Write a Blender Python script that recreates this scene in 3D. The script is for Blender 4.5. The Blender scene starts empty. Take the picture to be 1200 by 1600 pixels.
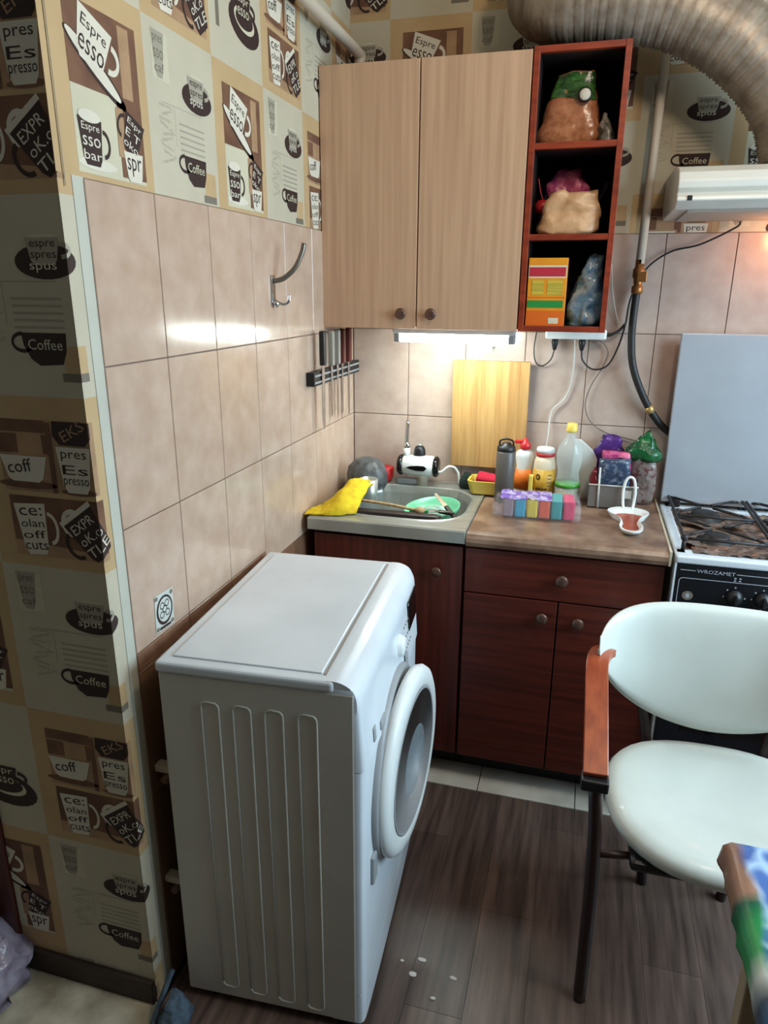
import bpy, bmesh, math, random
from mathutils import Vector, Matrix, noise
random.seed(7)
PI = math.pi
S = bpy.context.scene
COL = S.collection

# ------------------------------------------------------------------ camera
def setup_camera():
    yaw, pitch, roll = 0.2712, 0.3058, 0.006
    cy, sy, cp, sp = math.cos(yaw), math.sin(yaw), math.cos(pitch), math.sin(pitch)
    F = Vector((-sy*cp, cy*cp, -sp)); Rt = Vector((cy, sy, 0)); Up = Rt.cross(F)
    R = Rt*math.cos(roll) + Up*math.sin(roll); U = -Rt*math.sin(roll) + Up*math.cos(roll)
    cam = bpy.data.cameras.new('camera'); o = bpy.data.objects.new('camera', cam); COL.objects.link(o)
    m = Matrix((R, U, -F)).transposed().to_4x4(); m.translation = Vector((0.7987, -2.4454, 1.5225))
    o.matrix_world = m
    cam.sensor_fit = 'VERTICAL'; cam.sensor_height = 24.0; cam.lens = 1103.46/1600*24.0
    cam.clip_start = 0.02; cam.clip_end = 50
    S.camera = o
setup_camera()

# ------------------------------------------------------------------ world, light, exposure
S.view_settings.view_transform = 'Standard'
S.view_settings.look = 'None'
S.view_settings.gamma = 1.0
S.view_settings.use_curve_mapping = False
S.view_settings.exposure = 0.0
W = bpy.data.worlds.new('world'); S.world = W; W.use_nodes = True
W.node_tree.nodes['Background'].inputs[0].default_value = (0.85, 0.80, 0.70, 1)
W.node_tree.nodes['Background'].inputs[1].default_value = 0.05

def area(name, loc, target, sx, sy, power, color):
    l = bpy.data.lights.new(name, 'AREA'); l.shape = 'RECTANGLE'; l.size = sx; l.size_y = sy
    l.energy = power; l.color = color
    o = bpy.data.objects.new(name, l); COL.objects.link(o); o.location = loc
    o.rotation_euler = (Vector(target)-Vector(loc)).to_track_quat('-Z', 'Y').to_euler()
    return o
def bulb(name, loc, r, power, color):
    l = bpy.data.lights.new(name, 'POINT'); l.shadow_soft_size = r; l.energy = power; l.color = color
    o = bpy.data.objects.new(name, l); COL.objects.link(o); o.location = loc; return o
area('window_daylight', (2.36, -1.05, 1.62), (0.4, -1.10, 0.75), 1.15, 1.10, 62, (0.60, 0.84, 1.0))
bulb('ceiling_bulb_light', (1.25, -1.34, 2.42), 0.09, 21, (1.0, 0.84, 0.66))
area('under_cabinet_tube_light', (0.405, -0.235, 1.352), (0.405, -0.10, 1.0), 0.33, 0.03, 2.2, (0.86, 1.0, 0.94))
bulb('hood_bulb_light', (1.33, -0.13, 1.672), 0.03, 1.3, (1.0, 0.42, 0.18))

# ------------------------------------------------------------------ materials
def lin(c):
    return tuple(((x/255)/12.92 if x/255 <= 0.04045 else ((x/255+0.055)/1.055)**2.4) for x in c)
MATS = {}
def mat(name, rgb, rough=0.5, metal=0.0, rgb2=None, scale=(8, 8, 8), detail=4, bump=0.0, bscale=None,
        coat=0.0, trans=0.0, alpha=1.0, rnd=0.0, emit=None, emit_s=0, coords='geo', spec=0.5, contrast=(0.35, 0.65), sss=0.0, sheen=0.0):
    """principled surface with procedural two-tone noise, fine relief and a per-object shade"""
    if name in MATS: return MATS[name]
    m = bpy.data.materials.new(name); MATS[name] = m; m.use_nodes = True
    nt = m.node_tree; N = nt.nodes; L = nt.links; b = N['Principled BSDF']
    b.inputs['Roughness'].default_value = rough; b.inputs['Metallic'].default_value = metal
    b.inputs['Specular IOR Level'].default_value = spec
    b.inputs['Coat Weight'].default_value = coat; b.inputs['Transmission Weight'].default_value = trans
    b.inputs['Alpha'].default_value = alpha
    if sheen: b.inputs['Sheen Weight'].default_value = sheen
    c1 = lin(rgb)+(1,)
    c2 = lin(rgb2)+(1,) if rgb2 else tuple(x*0.92 for x in c1[:3])+(1,)
    if coords == 'geo':
        src = N.new('ShaderNodeNewGeometry').outputs['Position']
    else:
        src = N.new('ShaderNodeTexCoord').outputs['Object']
    mp = N.new('ShaderNodeMapping'); mp.inputs['Scale'].default_value = scale; L.new(src, mp.inputs['Vector'])
    n = N.new('ShaderNodeTexNoise'); n.inputs['Detail'].default_value = detail; n.inputs['Scale'].default_value = 1.0
    L.new(mp.outputs[0], n.inputs['Vector'])
    r = N.new('ShaderNodeValToRGB'); r.color_ramp.elements[0].position = contrast[0]; r.color_ramp.elements[1].position = contrast[1]
    r.color_ramp.elements[0].color = c1; r.color_ramp.elements[1].color = c2
    L.new(n.outputs['Fac'], r.inputs['Fac'])
    out = r.outputs['Color']
    if rnd:
        oi = N.new('ShaderNodeObjectInfo'); hs = N.new('ShaderNodeHueSaturation')
        mr = N.new('ShaderNodeMapRange'); mr.inputs['To Min'].default_value = 1-rnd; mr.inputs['To Max'].default_value = 1+rnd
        L.new(oi.outputs['Random'], mr.inputs['Value']); L.new(mr.outputs[0], hs.inputs['Value']); L.new(out, hs.inputs['Color'])
        out = hs.outputs['Color']
    L.new(out, b.inputs['Base Color'])
    if bump:
        bn = N.new('ShaderNodeTexNoise'); bn.inputs['Detail'].default_value = 3
        mp2 = N.new('ShaderNodeMapping'); mp2.inputs['Scale'].default_value = bscale or scale
        L.new(src, mp2.inputs['Vector']); L.new(mp2.outputs[0], bn.inputs['Vector']); bn.inputs['Scale'].default_value = 1
        bp = N.new('ShaderNodeBump'); bp.inputs['Strength'].default_value = bump; bp.inputs['Distance'].default_value = 0.004
        L.new(bn.outputs['Fac'], bp.inputs['Height']); L.new(bp.outputs[0], b.inputs['Normal'])
    if emit:
        b.inputs['Emission Color'].default_value = emit+(1,); b.inputs['Emission Strength'].default_value = emit_s
    return m

M = {}
M['tile'] = mat('glazed_beige_tile', (194, 168, 149), 0.16, rgb2=(178, 149, 129), scale=(16, 16, 16), detail=7, rnd=0.03, bump=0.06, bscale=(7, 7, 7), contrast=(0.3, 0.75))
M['tile_back'] = mat('glazed_grey_beige_tile', (190, 170, 158), 0.2, rgb2=(174, 150, 137), scale=(16, 16, 16), detail=7, rnd=0.03, bump=0.05, bscale=(7, 7, 7), contrast=(0.3, 0.75))
M['tile_brown'] = mat('glazed_brown_tile', (120, 88, 68), 0.25, rgb2=(118, 86, 66), scale=(14, 14, 14), detail=6, rnd=0.05)
M['border'] = mat('brown_border_tile', (150, 112, 90), 0.25, rgb2=(130, 96, 76), scale=(20, 20, 20), rnd=0.04)
M['grout'] = mat('grout_plaster', (128, 108, 94), 0.9, scale=(30, 30, 30))
M['plaster'] = mat('ceiling_plaster', (205, 198, 185), 0.9, scale=(5, 5, 5))
M['plank'] = mat('dark_oak_laminate', (110, 88, 78), 0.34, rgb2=(60, 46, 41), scale=(48, 3.6, 1), detail=8, rnd=0.28, bump=0.15, bscale=(90, 5, 1), contrast=(0.3, 0.72))
M['joint'] = mat('dark_underlay', (60, 50, 46), 0.9)
M['ftile'] = mat('pale_floor_tile', (206, 196, 182), 0.4, rgb2=(186, 174, 158), scale=(9, 9, 9), detail=6, rnd=0.03)
M['lino'] = mat('worn_beige_linoleum', (214, 204, 180), 0.45, rgb2=(150, 138, 116), scale=(10, 10, 10), detail=8, bump=0.1)
M['cream'] = mat('wallpaper_cream', (190, 180, 158), 0.75, rgb2=(184, 174, 152), scale=(9, 9, 9))
M['beige'] = mat('wallpaper_beige', (188, 158, 116), 0.75, rgb2=(180, 150, 108), scale=(9, 9, 9))
M['w_brown'] = mat('print_brown', (122, 84, 60), 0.75, rgb2=(96, 62, 44), scale=(14, 14, 14))
M['w_tan'] = mat('print_tan', (176, 140, 104), 0.75, rgb2=(150, 118, 88), scale=(14, 14, 14))
M['w_pale'] = mat('print_pale_cream', (200, 192, 166), 0.75)
M['w_dark'] = mat('print_dark_coffee', (48, 26, 20), 0.75)
M['w_grey'] = mat('print_faint_grey', (160, 152, 134), 0.75)
M['w_mid'] = mat('print_mid_grey', (118, 108, 94), 0.75)
M['w_white'] = mat('print_white', (214, 206, 188), 0.75)
M['strip'] = mat('pale_painted_strip', (188, 186, 172), 0.7)
M['ash'] = mat('pale_wood_veneer', (210, 171, 139), 0.42, rgb2=(188, 149, 119), scale=(60, 60, 2.2), detail=6, contrast=(0.3, 0.7))
M['edgeb'] = mat('brown_panel_edge', (122, 70, 44), 0.5)
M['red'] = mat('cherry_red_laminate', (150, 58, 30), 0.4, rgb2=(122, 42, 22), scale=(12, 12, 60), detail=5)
M['red_in'] = mat('shaded_inside_laminate', (34, 22, 20), 0.6, rgb2=(24, 16, 14), scale=(12, 12, 60))  # shelf inside faces: deep shade of the compartments put into the near-black colour
M['mahog'] = mat('mahogany_front', (94, 37, 27), 0.36, rgb2=(68, 25, 18), scale=(60, 60, 2.5), detail=6, coat=0.1)
M['mahog_h'] = mat('mahogany_front_horizontal', (96, 38, 27), 0.36, rgb2=(70, 26, 18), scale=(2.5, 60, 60), detail=6, coat=0.1)
M['knob'] = mat('bronze_knob', (112, 84, 74), 0.32, metal=0.6)
M['darkwood'] = mat('dark_brown_body', (58, 30, 24), 0.5)
M['kick'] = mat('black_kickboard', (26, 20, 18), 0.6)
M['counter'] = mat('brown_stone_laminate', (150, 122, 102), 0.33, rgb2=(112, 84, 68), scale=(16, 16, 16), detail=9, contrast=(0.35, 0.62))
M['steel'] = mat('brushed_steel', (182, 184, 178), 0.30, metal=0.55, rgb2=(160, 162, 156), scale=(6, 60, 6))
M['steel2'] = mat('polished_steel', (200, 200, 200), 0.14, metal=1.0)
M['white'] = mat('white_enamel', (214, 220, 226), 0.30, coat=0.15)
M['white_side'] = mat('white_sheet_steel', (206, 202, 192), 0.34)
M['white_pl'] = mat('white_plastic', (222, 224, 222), 0.38)
M['grey_pl'] = mat('grey_plastic', (150, 152, 154), 0.4)
M['seam'] = mat('grey_seam', (150, 142, 134), 0.6)
M['black_gl'] = mat('black_gloss', (12, 10, 12), 0.12)
M['black'] = mat('black_plastic', (20, 20, 22), 0.45)
M['black_en'] = mat('black_enamel', (18, 20, 26), 0.22)
M['rubber'] = mat('black_rubber', (24, 22, 22), 0.5, bump=0.3, bscale=(300, 300, 300))
M['chrome'] = mat('chrome', (205, 208, 210), 0.08, metal=1.0)
M['drum'] = mat('drum_steel', (166, 176, 190), 0.16, metal=0.95, bump=0.5, bscale=(14, 14, 5))
M['brass'] = mat('aged_brass', (150, 96, 48), 0.4, metal=0.6)
M['duct'] = mat('aluminium_duct', (168, 154, 138), 0.5, metal=0.45, rgb2=(132, 118, 104), scale=(20, 20, 20), bump=0.25, bscale=(60, 60, 60))
M['pipe'] = mat('white_painted_pipe', (206, 190, 170), 0.45)
M['hood'] = mat('hood_white_enamel', (216, 212, 202), 0.3)
M['hood_grey'] = mat('hood_underside', (170, 160, 148), 0.45)
M['vinyl'] = mat('white_vinyl', (212, 216, 208), 0.36, coat=0.1, bump=0.03, bscale=(40, 40, 40))
M['vinyl_pipe'] = mat('vinyl_piping', (198, 198, 186), 0.45)
M['armwood'] = mat('orange_brown_wood', (168, 78, 42), 0.35, rgb2=(142, 60, 32), scale=(50, 6, 50), coat=0.3, coords='obj')
M['legwood'] = mat('dark_lacquered_wood', (40, 20, 16), 0.4)
M['bamboo'] = mat('bamboo_board', (184, 146, 94), 0.42, rgb2=(160, 118, 70), scale=(45, 45, 3), detail=5, rnd=0.09)
M['lid'] = mat('pale_grey_enamel', (160, 164, 170), 0.28)
M['iron'] = mat('cast_iron', (30, 27, 28), 0.5, bump=0.4, bscale=(150, 150, 150))
M['tray'] = mat('burnt_hob_tray', (196, 156, 130), 0.35, metal=0.35, rgb2=(70, 44, 34), scale=(40, 40, 40), detail=8, bump=0.6, bscale=(60, 60, 60))
M['foil'] = mat('stained_foil', (205, 180, 160), 0.25, metal=0.85, rgb2=(140, 104, 84), scale=(50, 50, 50), detail=6, bump=1.0, bscale=(110, 110, 110))
M['panelwhite'] = mat('white_marking', (170, 176, 186), 0.5)
M['yellow'] = mat('yellow_cloth', (226, 196, 24), 0.85, rgb2=(206, 168, 16), scale=(50, 50, 50), bump=0.4, bscale=(300, 300, 300))
M['greybag'] = mat('translucent_grey_film', (96, 100, 102), 0.40, alpha=0.82, rgb2=(60, 62, 64), scale=(40, 40, 40), detail=6, bump=0.9, bscale=(60, 60, 60))
M['redp'] = mat('red_plastic', (190, 36, 40), 0.35)
M['crimson'] = mat('crimson_sponge', (186, 24, 56), 0.9, bump=0.4, bscale=(200, 200, 200))
M['yellowp'] = mat('yellow_plastic', (232, 206, 96), 0.35)
M['green_dk'] = mat('dark_green_scourer', (22, 40, 36), 0.95, bump=1.0, bscale=(300, 300, 300))
M['mint'] = mat('mint_green_plastic', (110, 190, 150), 0.3)
M['mint2'] = mat('pale_mint_film', (150, 200, 176), 0.25, rgb2=(190, 214, 200), scale=(40, 40, 40), bump=0.8, bscale=(50, 50, 50))
M['greenh'] = mat('green_handle', (20, 150, 80), 0.35)
M['shaker'] = mat('dark_grey_bottle', (88, 82, 78), 0.4)
M['orange'] = mat('orange_label', (226, 120, 40), 0.5)
M['jarlab'] = mat('mustard_yellow_label', (206, 164, 60), 0.5, rgb2=(190, 140, 40), scale=(60, 60, 60))
M['sauce'] = mat('cream_sauce', (222, 206, 178), 0.35)
M['clear'] = mat('clear_plastic', (225, 235, 232), 0.06, trans=0.94, rgb2=(225, 235, 232))
M['greenband'] = mat('green_band', (70, 150, 50), 0.4)
M['carton'] = mat('white_carton', (206, 206, 200), 0.5)
M['wood_d'] = mat('spoon_wood', (190, 160, 116), 0.55, rgb2=(160, 126, 84), scale=(60, 10, 10))
M['basket'] = mat('clear_grey_plastic_tray', (130, 124, 118), 0.2, alpha=0.7)
M['blackt'] = mat('dark_tray', (46, 34, 32), 0.4)
M['purple'] = mat('purple_wrapper', (88, 50, 130), 0.25, rgb2=(50, 26, 70), scale=(40, 40, 40), bump=0.8, bscale=(70, 70, 70))
M['pinkw'] = mat('pink_wrapper', (232, 120, 150), 0.25, rgb2=(176, 60, 120), scale=(50, 50, 50), bump=0.8, bscale=(70, 70, 70))
M['navyw'] = mat('navy_wrapper', (52, 66, 90), 0.2, rgb2=(130, 140, 160), scale=(60, 60, 60), bump=0.9, bscale=(80, 80, 80), contrast=(0.5, 0.75))
M['greenw'] = mat('green_wrapper', (22, 96, 50), 0.25, rgb2=(10, 60, 34), scale=(40, 40, 40), bump=0.8, bscale=(60, 60, 60))
M['mixw'] = mat('grey_red_wrapper', (120, 106, 100), 0.3, rgb2=(92, 52, 52), scale=(60, 60, 60), bump=0.8, bscale=(80, 80, 80), contrast=(0.5, 0.62))
M['darkred'] = mat('dark_red_wrapper', (110, 24, 30), 0.3)
M['film'] = mat('clear_crinkled_film', (225, 225, 235), 0.1, alpha=0.13, bump=1.0, bscale=(90, 90, 90), rgb2=(215, 215, 225))
M['filmp'] = mat('purple_printed_film', (120, 90, 176), 0.2, alpha=0.9, rgb2=(196, 184, 214), scale=(45, 45, 45), bump=1.0, bscale=(90, 90, 90), contrast=(0.45, 0.6))
for k, c in {'sp_blue': (40, 160, 196), 'sp_yel': (222, 200, 60), 'sp_org': (226, 88, 46), 'sp_teal': (30, 150, 150), 'sp_pink': (216, 44, 96), 'sp_lil': (150, 130, 140)}.items():
    M[k] = mat('sponge_'+k[3:], c, 0.85, bump=0.5, bscale=(350, 350, 350))
M['grain'] = mat('brown_grain_in_bag', (182, 118, 80), 0.25, rgb2=(154, 92, 60), scale=(70, 70, 70), detail=8, bump=0.5, bscale=(45, 45, 45))
M['flour'] = mat('beige_flour_bag', (216, 172, 130), 0.35, rgb2=(196, 150, 108), scale=(25, 25, 25), bump=0.9, bscale=(26, 26, 26))
M['greenlab'] = mat('green_bag_label', (62, 112, 46), 0.25, rgb2=(34, 60, 30), scale=(30, 30, 90), bump=0.6, bscale=(60, 60, 60))
M['greyfilm'] = mat('grey_crumpled_bag', (150, 140, 128), 0.3, rgb2=(70, 62, 56), scale=(45, 45, 45), bump=1.0, bscale=(60, 60, 60))
M['bluefilm'] = mat('blue_plastic_bag', (96, 140, 180), 0.2, rgb2=(170, 190, 204), scale=(34, 34, 34), detail=6, bump=1.0, bscale=(50, 50, 50), contrast=(0.4, 0.62))
M['darkbag'] = mat('dark_patterned_bag', (34, 26, 22), 0.4, rgb2=(90, 64, 36), scale=(40, 40, 40), bump=0.6, bscale=(50, 50, 50), contrast=(0.5, 0.68))
M['boxor'] = mat('orange_yellow_card', (236, 160, 30), 0.5, rgb2=(226, 140, 26), scale=(10, 10, 10))
M['boxor2'] = mat('orange_card_print', (226, 106, 24), 0.5)
M['boxyel'] = mat('yellow_card_print', (214, 180, 60), 0.5, rgb2=(180, 160, 60), scale=(6, 6, 300), contrast=(0.45, 0.55))
M['boxred'] = mat('raspberry_card_print', (190, 44, 60), 0.5)
M['boxgrn'] = mat('green_card_print', (40, 140, 60), 0.5)
M['pale'] = mat('pale_card_print', (220, 210, 180), 0.5)
M['cable_g'] = mat('grey_cable', (112, 96, 86), 0.5)
M['cable_w'] = mat('white_cable', (200, 196, 190), 0.5)
M['lilac'] = mat('lilac_white_plastic_film', (176, 166, 184), 0.25, rgb2=(116, 106, 124), scale=(22, 22, 22), detail=6, bump=1.0, bscale=(30, 30, 30))
M['bluerag'] = mat('blue_grey_rag', (92, 112, 128), 0.8, rgb2=(60, 74, 88), scale=(40, 40, 40), bump=0.8, bscale=(90, 90, 90))
M['crumb'] = mat('white_crumb', (214, 206, 196), 0.7)
M['tubeglow'] = mat('lit_tube', (255, 255, 255), 0.4, emit=(0.90, 1.0, 0.95), emit_s=44)
M['bulbglow'] = mat('lit_orange_bulb', (255, 170, 100), 0.4, emit=(1.0, 0.55, 0.25), emit_s=8)
M['doorframe'] = mat('red_brown_door_frame', (78, 34, 26), 0.5)
M['tableleg'] = mat('pale_table_leg', (178, 158, 128), 0.5)
M['tabletop'] = mat('table_board', (120, 92, 66), 0.5)
M['frame_w'] = mat('window_frame_white', (214, 214, 210), 0.4)
M['glass'] = mat('window_glass', (235, 245, 250), 0.02, trans=1.0, rgb2=(235, 245, 250), alpha=0.15)
M['blkwood'] = mat('dark_brown_skirting', (58, 42, 32), 0.6, rgb2=(40, 28, 20), scale=(4, 4, 50))
M['w_red'] = mat('brown_knife_handle', (96, 34, 26), 0.5)
M['greyknife'] = mat('grey_knife_handle', (150, 146, 134), 0.45)
M['sticker'] = mat('white_sticker', (196, 200, 194), 0.5)

# ------------------------------------------------------------------ mesh helpers
class MB:
    """collects shapes into one mesh object"""
    def __init__(s): s.v = []; s.f = []; s.m = []; s.sm = []; s.mats = []
    def mi(s, m):
        if m not in s.mats: s.mats.append(m)
        return s.mats.index(m)
    def add(s, vs, fs, m, smooth=False):
        b = len(s.v); s.v += [tuple(v) for v in vs]; k = s.mi(m)
        for f in fs: s.f.append([b+i for i in f]); s.m.append(k); s.sm.append(smooth)
        return s
    def box(s, x0, x1, y0, y1, z0, z1, m, bev=0.0, seg=2, mtx=None):
        if bev <= 0:
            vs = [(x, y, z) for x in (x0, x1) for y in (y0, y1) for z in (z0, z1)]
            fs = [(0, 1, 3, 2), (4, 6, 7, 5), (0, 4, 5, 1), (2, 3, 7, 6), (0, 2, 6, 4), (1, 5, 7, 3)]
            if mtx: vs = [mtx @ Vector(v) for v in vs]
            return s.add(vs, fs, m)
        bm = bmesh.new(); bmesh.ops.create_cube(bm, size=1)
        for v in bm.verts:
            v.co = Vector(((x0+x1)/2+v.co.x*(x1-x0), (y0+y1)/2+v.co.y*(y1-y0), (z0+z1)/2+v.co.z*(z1-z0)))
        bmesh.ops.bevel(bm, geom=list(bm.edges), offset=bev, segments=seg, profile=0.5, affect='EDGES')
        bm.verts.index_update()
        vs = [(mtx @ v.co) if mtx else v.co.copy() for v in bm.verts]; fs = [[v.index for v in f.verts] for f in bm.faces]; bm.free()
        return s.add(vs, fs, m, smooth=False)
    def tube(s, pts, r, m, n=10, cap=True, rf=None, smooth=True):
        pts = [Vector(p) for p in pts]; up = None; rings = []
        for i, p in enumerate(pts):
            t = (pts[min(i+1, len(pts)-1)]-pts[max(i-1, 0)]).normalized()
            if up is None:
                up = Vector((0, 0, 1)) if abs(t.z) < 0.9 else Vector((1, 0, 0))
            a = (up-t*up.dot(t)).normalized(); up = a; b = t.cross(a)
            rr = rf(i/(len(pts)-1), i) if rf else r
            rings.append([p+(a*math.cos(2*PI*k/n)+b*math.sin(2*PI*k/n))*rr for k in range(n)])
        vs = [v for q in rings for v in q]; fs = []
        for i in range(len(rings)-1):
            for k in range(n): fs.append((i*n+k, i*n+(k+1) % n, (i+1)*n+(k+1) % n, (i+1)*n+k))
        if cap: fs.append(tuple(range(n-1, -1, -1))); fs.append(tuple((len(rings)-1)*n+k for k in range(n)))
        return s.add(vs, fs, m, smooth)
    def lathe(s, prof, c, m, n=24, axis='Z', smooth=True, mtx=None, sx=1, sy=1):
        vs = []; fs = []
        for r, h in prof:
            for k in range(n):
                a = 2*PI*k/n; x, y = r*math.cos(a)*sx, r*math.sin(a)*sy
                v = {'Z': (x, y, h), 'Y': (x, h, y), 'X': (h, x, y)}[axis]
                v = Vector(v)
                if mtx: v = mtx @ v
                vs.append(v+Vector(c))
        for i in range(len(prof)-1):
            for k in range(n): fs.append((i*n+k, i*n+(k+1) % n, (i+1)*n+(k+1) % n, (i+1)*n+k))
        if prof[0][0] > 1e-5: fs.append(tuple(range(n)))
        if prof[-1][0] > 1e-5: fs.append(tuple((len(prof)-1)*n+k for k in range(n)))
        return s.add(vs, fs, m, smooth)
    def prism(s, poly, y0, y1, m, plane='XZ', mtx=None):
        n = len(poly)
        def P(a, b, d): return {'XZ': (a, d, b), 'YZ': (d, a, b), 'XY': (a, b, d)}[plane]
        vs = [P(a, b, y0) for a, b in poly]+[P(a, b, y1) for a, b in poly]
        if mtx: vs = [mtx @ Vector(v) for v in vs]
        fs = [tuple(range(n)), tuple(range(2*n-1, n-1, -1))]+[(i, (i+1) % n, n+(i+1) % n, n+i) for i in range(n)]
        return s.add(vs, fs, m)
    def build(s, name, parent=None, loc=None, rotz=None, bevel=0, subsurf=0, fix=True):
        me = bpy.data.meshes.new(name); me.from_pydata(s.v, [], s.f)
        for m in s.mats: me.materials.append(m)
        for p, k, sm in zip(me.polygons, s.m, s.sm): p.material_index = k; p.use_smooth = sm
        if fix:
            bm = bmesh.new(); bm.from_mesh(me); bmesh.ops.recalc_face_normals(bm, faces=bm.faces); bm.to_mesh(me); bm.free()
        me.update()
        o = bpy.data.objects.new(name, me); COL.objects.link(o)
        if parent: o.parent = parent
        if loc: o.location = loc
        if rotz is not None: o.rotation_euler[2] = rotz
        if bevel:
            b = o.modifiers.new('bevel', 'BEVEL'); b.width = bevel; b.segments = 2; b.limit_method = 'ANGLE'
        if subsurf:
            b = o.modifiers.new('smooth', 'SUBSURF'); b.levels = subsurf; b.render_levels = subsurf
        return o
def tag(o, label=None, cat=None, group=None, kind=None):
    if label: o['label'] = label
    if cat: o['category'] = cat
    if group: o['group'] = group
    if kind: o['kind'] = kind
    return o
def thing(name, loc, label, cat, group=None, rotz=0):
    o = bpy.data.objects.new(name, None); COL.objects.link(o); o.location = loc; o.rotation_euler[2] = rotz
    o.empty_display_size = 0.05
    return tag(o, label, cat, group)
def put(o, root):
    """parent a mesh built in world coordinates to an unrotated root"""
    o.parent = root; o.location = Vector(o.location)-Vector(root.location); return o
def copy_tree(o, parent=None):
    c = o.copy(); COL.objects.link(c); c.parent = parent
    for ch in list(o.children): copy_tree(ch, c)
    return c
def smooth_path(P, n=8):
    P = [Vector(p) for p in P]; out = []
    Q = [P[0]*2-P[1]]+P+[P[-1]*2-P[-2]]
    for i in range(1, len(Q)-2):
        a, b, c, d = Q[i-1:i+3]
        for k in range(n):
            t = k/n
            out.append(0.5*((2*b)+(c-a)*t+(2*a-5*b+4*c-d)*t*t+(3*b-a-3*c+d)*t**3))
    out.append(P[-1]); return out
_T = {}
def text_mesh(word):
    """triangulated letters, cap height about 1, centred"""
    if word in _T: return _T[word]
    cu = bpy.data.curves.new('t', 'FONT'); cu.body = word; cu.resolution_u = 2
    o = bpy.data.objects.new('t', cu)
    COL.objects.link(o)
    dg = bpy.context.evaluated_depsgraph_get(); me = bpy.data.meshes.new_from_object(o.evaluated_get(dg))
    bm = bmesh.new(); bm.from_mesh(me); bmesh.ops.triangulate(bm, faces=bm.faces)
    bm.verts.index_update()
    vs = [(v.co.x, v.co.y) for v in bm.verts]; fs = [[v.index for v in f.verts] for f in bm.faces]; bm.free()
    bpy.data.objects.remove(o); bpy.data.curves.remove(cu); bpy.data.meshes.remove(me)
    x0, x1 = min(v[0] for v in vs), max(v[0] for v in vs); y0, y1 = min(v[1] for v in vs), max(v[1] for v in vs)
    vs = [((v[0]-x0)/(x1-x0)-0.5, (v[1]-y0)/(y1-y0)-0.5) for v in vs]
    _T[word] = (vs, fs); return _T[word]

# ------------------------------------------------------------------ flat print (wallpaper, labels)
def clip_poly(P, r):
    x0, x1, y0, y1 = r
    for ax, lim, sg in ((0, x0, 1), (0, x1, -1), (1, y0, 1), (1, y1, -1)):
        out = []
        for i in range(len(P)):
            a, b = P[i-1], P[i]
            ia, ib = sg*(a[ax]-lim) >= 0, sg*(b[ax]-lim) >= 0
            if ia != ib:
                t = (lim-a[ax])/(b[ax]-a[ax]); out.append((a[0]+t*(b[0]-a[0]), a[1]+t*(b[1]-a[1])))
            if ib: out.append(b)
        P = out
        if len(P) < 3: return []
    return P
class Print:
    """2D drawing in unit coordinates of a patch, mapped to a wall plane and clipped"""
    def __init__(s, mb, to3d, clip):
        s.mb, s.to3d, s.clip = mb, to3d, clip; s.o = (0, 0); s.w = s.h = 1; s.cells = None
    def patch(s, x, z, w, h): s.o = (x, z); s.w = w; s.h = h
    def poly(s, P, m, layer):
        Q = [(s.o[0]+u*s.w, s.o[1]+v*s.h) for u, v in P]
        cl = s.clip if isinstance(s.clip, list) else [s.clip]
        for c in cl:
            R = clip_poly(Q, c)
            if R: s.mb.add([s.to3d(a, b, 0.0004+layer*0.00025) for a, b in R], [tuple(range(len(R)))], M[m])
    def rect(s, u0, u1, v0, v1, m, L): s.poly([(u0, v0), (u1, v0), (u1, v1), (u0, v1)], m, L)
    def ell(s, cu, cv, ru, rv, m, L, n=22, rot=0):
        c, q = math.cos(rot), math.sin(rot)
        P = []
        for k in range(n):
            a, b = ru*math.cos(2*PI*k/n)*s.w, rv*math.sin(2*PI*k/n)*s.h
            P.append((cu+(a*c-b*q)/s.w, cv+(a*q+b*c)/s.h))
        s.poly(P, m, L)
    def ring(s, cu, cv, ru, rv, t, m, L, a0=0, a1=2*PI, n=16, rot=0):
        c, q = math.cos(rot), math.sin(rot)
        def pt(a, k):
            x, y = (ru-k)*math.cos(a)*s.w, (rv-k)*math.sin(a)*s.h
            return (cu+(x*c-y*q)/s.w, cv+(x*q+y*c)/s.h)
        for i in range(n):
            a, b = a0+(a1-a0)*i/n, a0+(a1-a0)*(i+1)/n
            s.poly([pt(a, 0), pt(b, 0), pt(b, t), pt(a, t)], m, L)
    def rot(s, P, cu, cv, ang):
        c, q = math.cos(ang), math.sin(ang); out = []
        for u, v in P:
            a, b = (u-cu)*s.w, (v-cv)*s.h
            out.append((cu+(a*c-b*q)/s.w, cv+(a*q+b*c)/s.h))
        return out
    def text(s, w, cu, cv, tw, th, m, L, ang=0):
        vs, fs = text_mesh(w)
        P = s.rot([(cu+v[0]*tw, cv+v[1]*th) for v in vs], cu, cv, ang)
        for f in fs: s.poly([P[i] for i in f], m, L)
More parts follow.
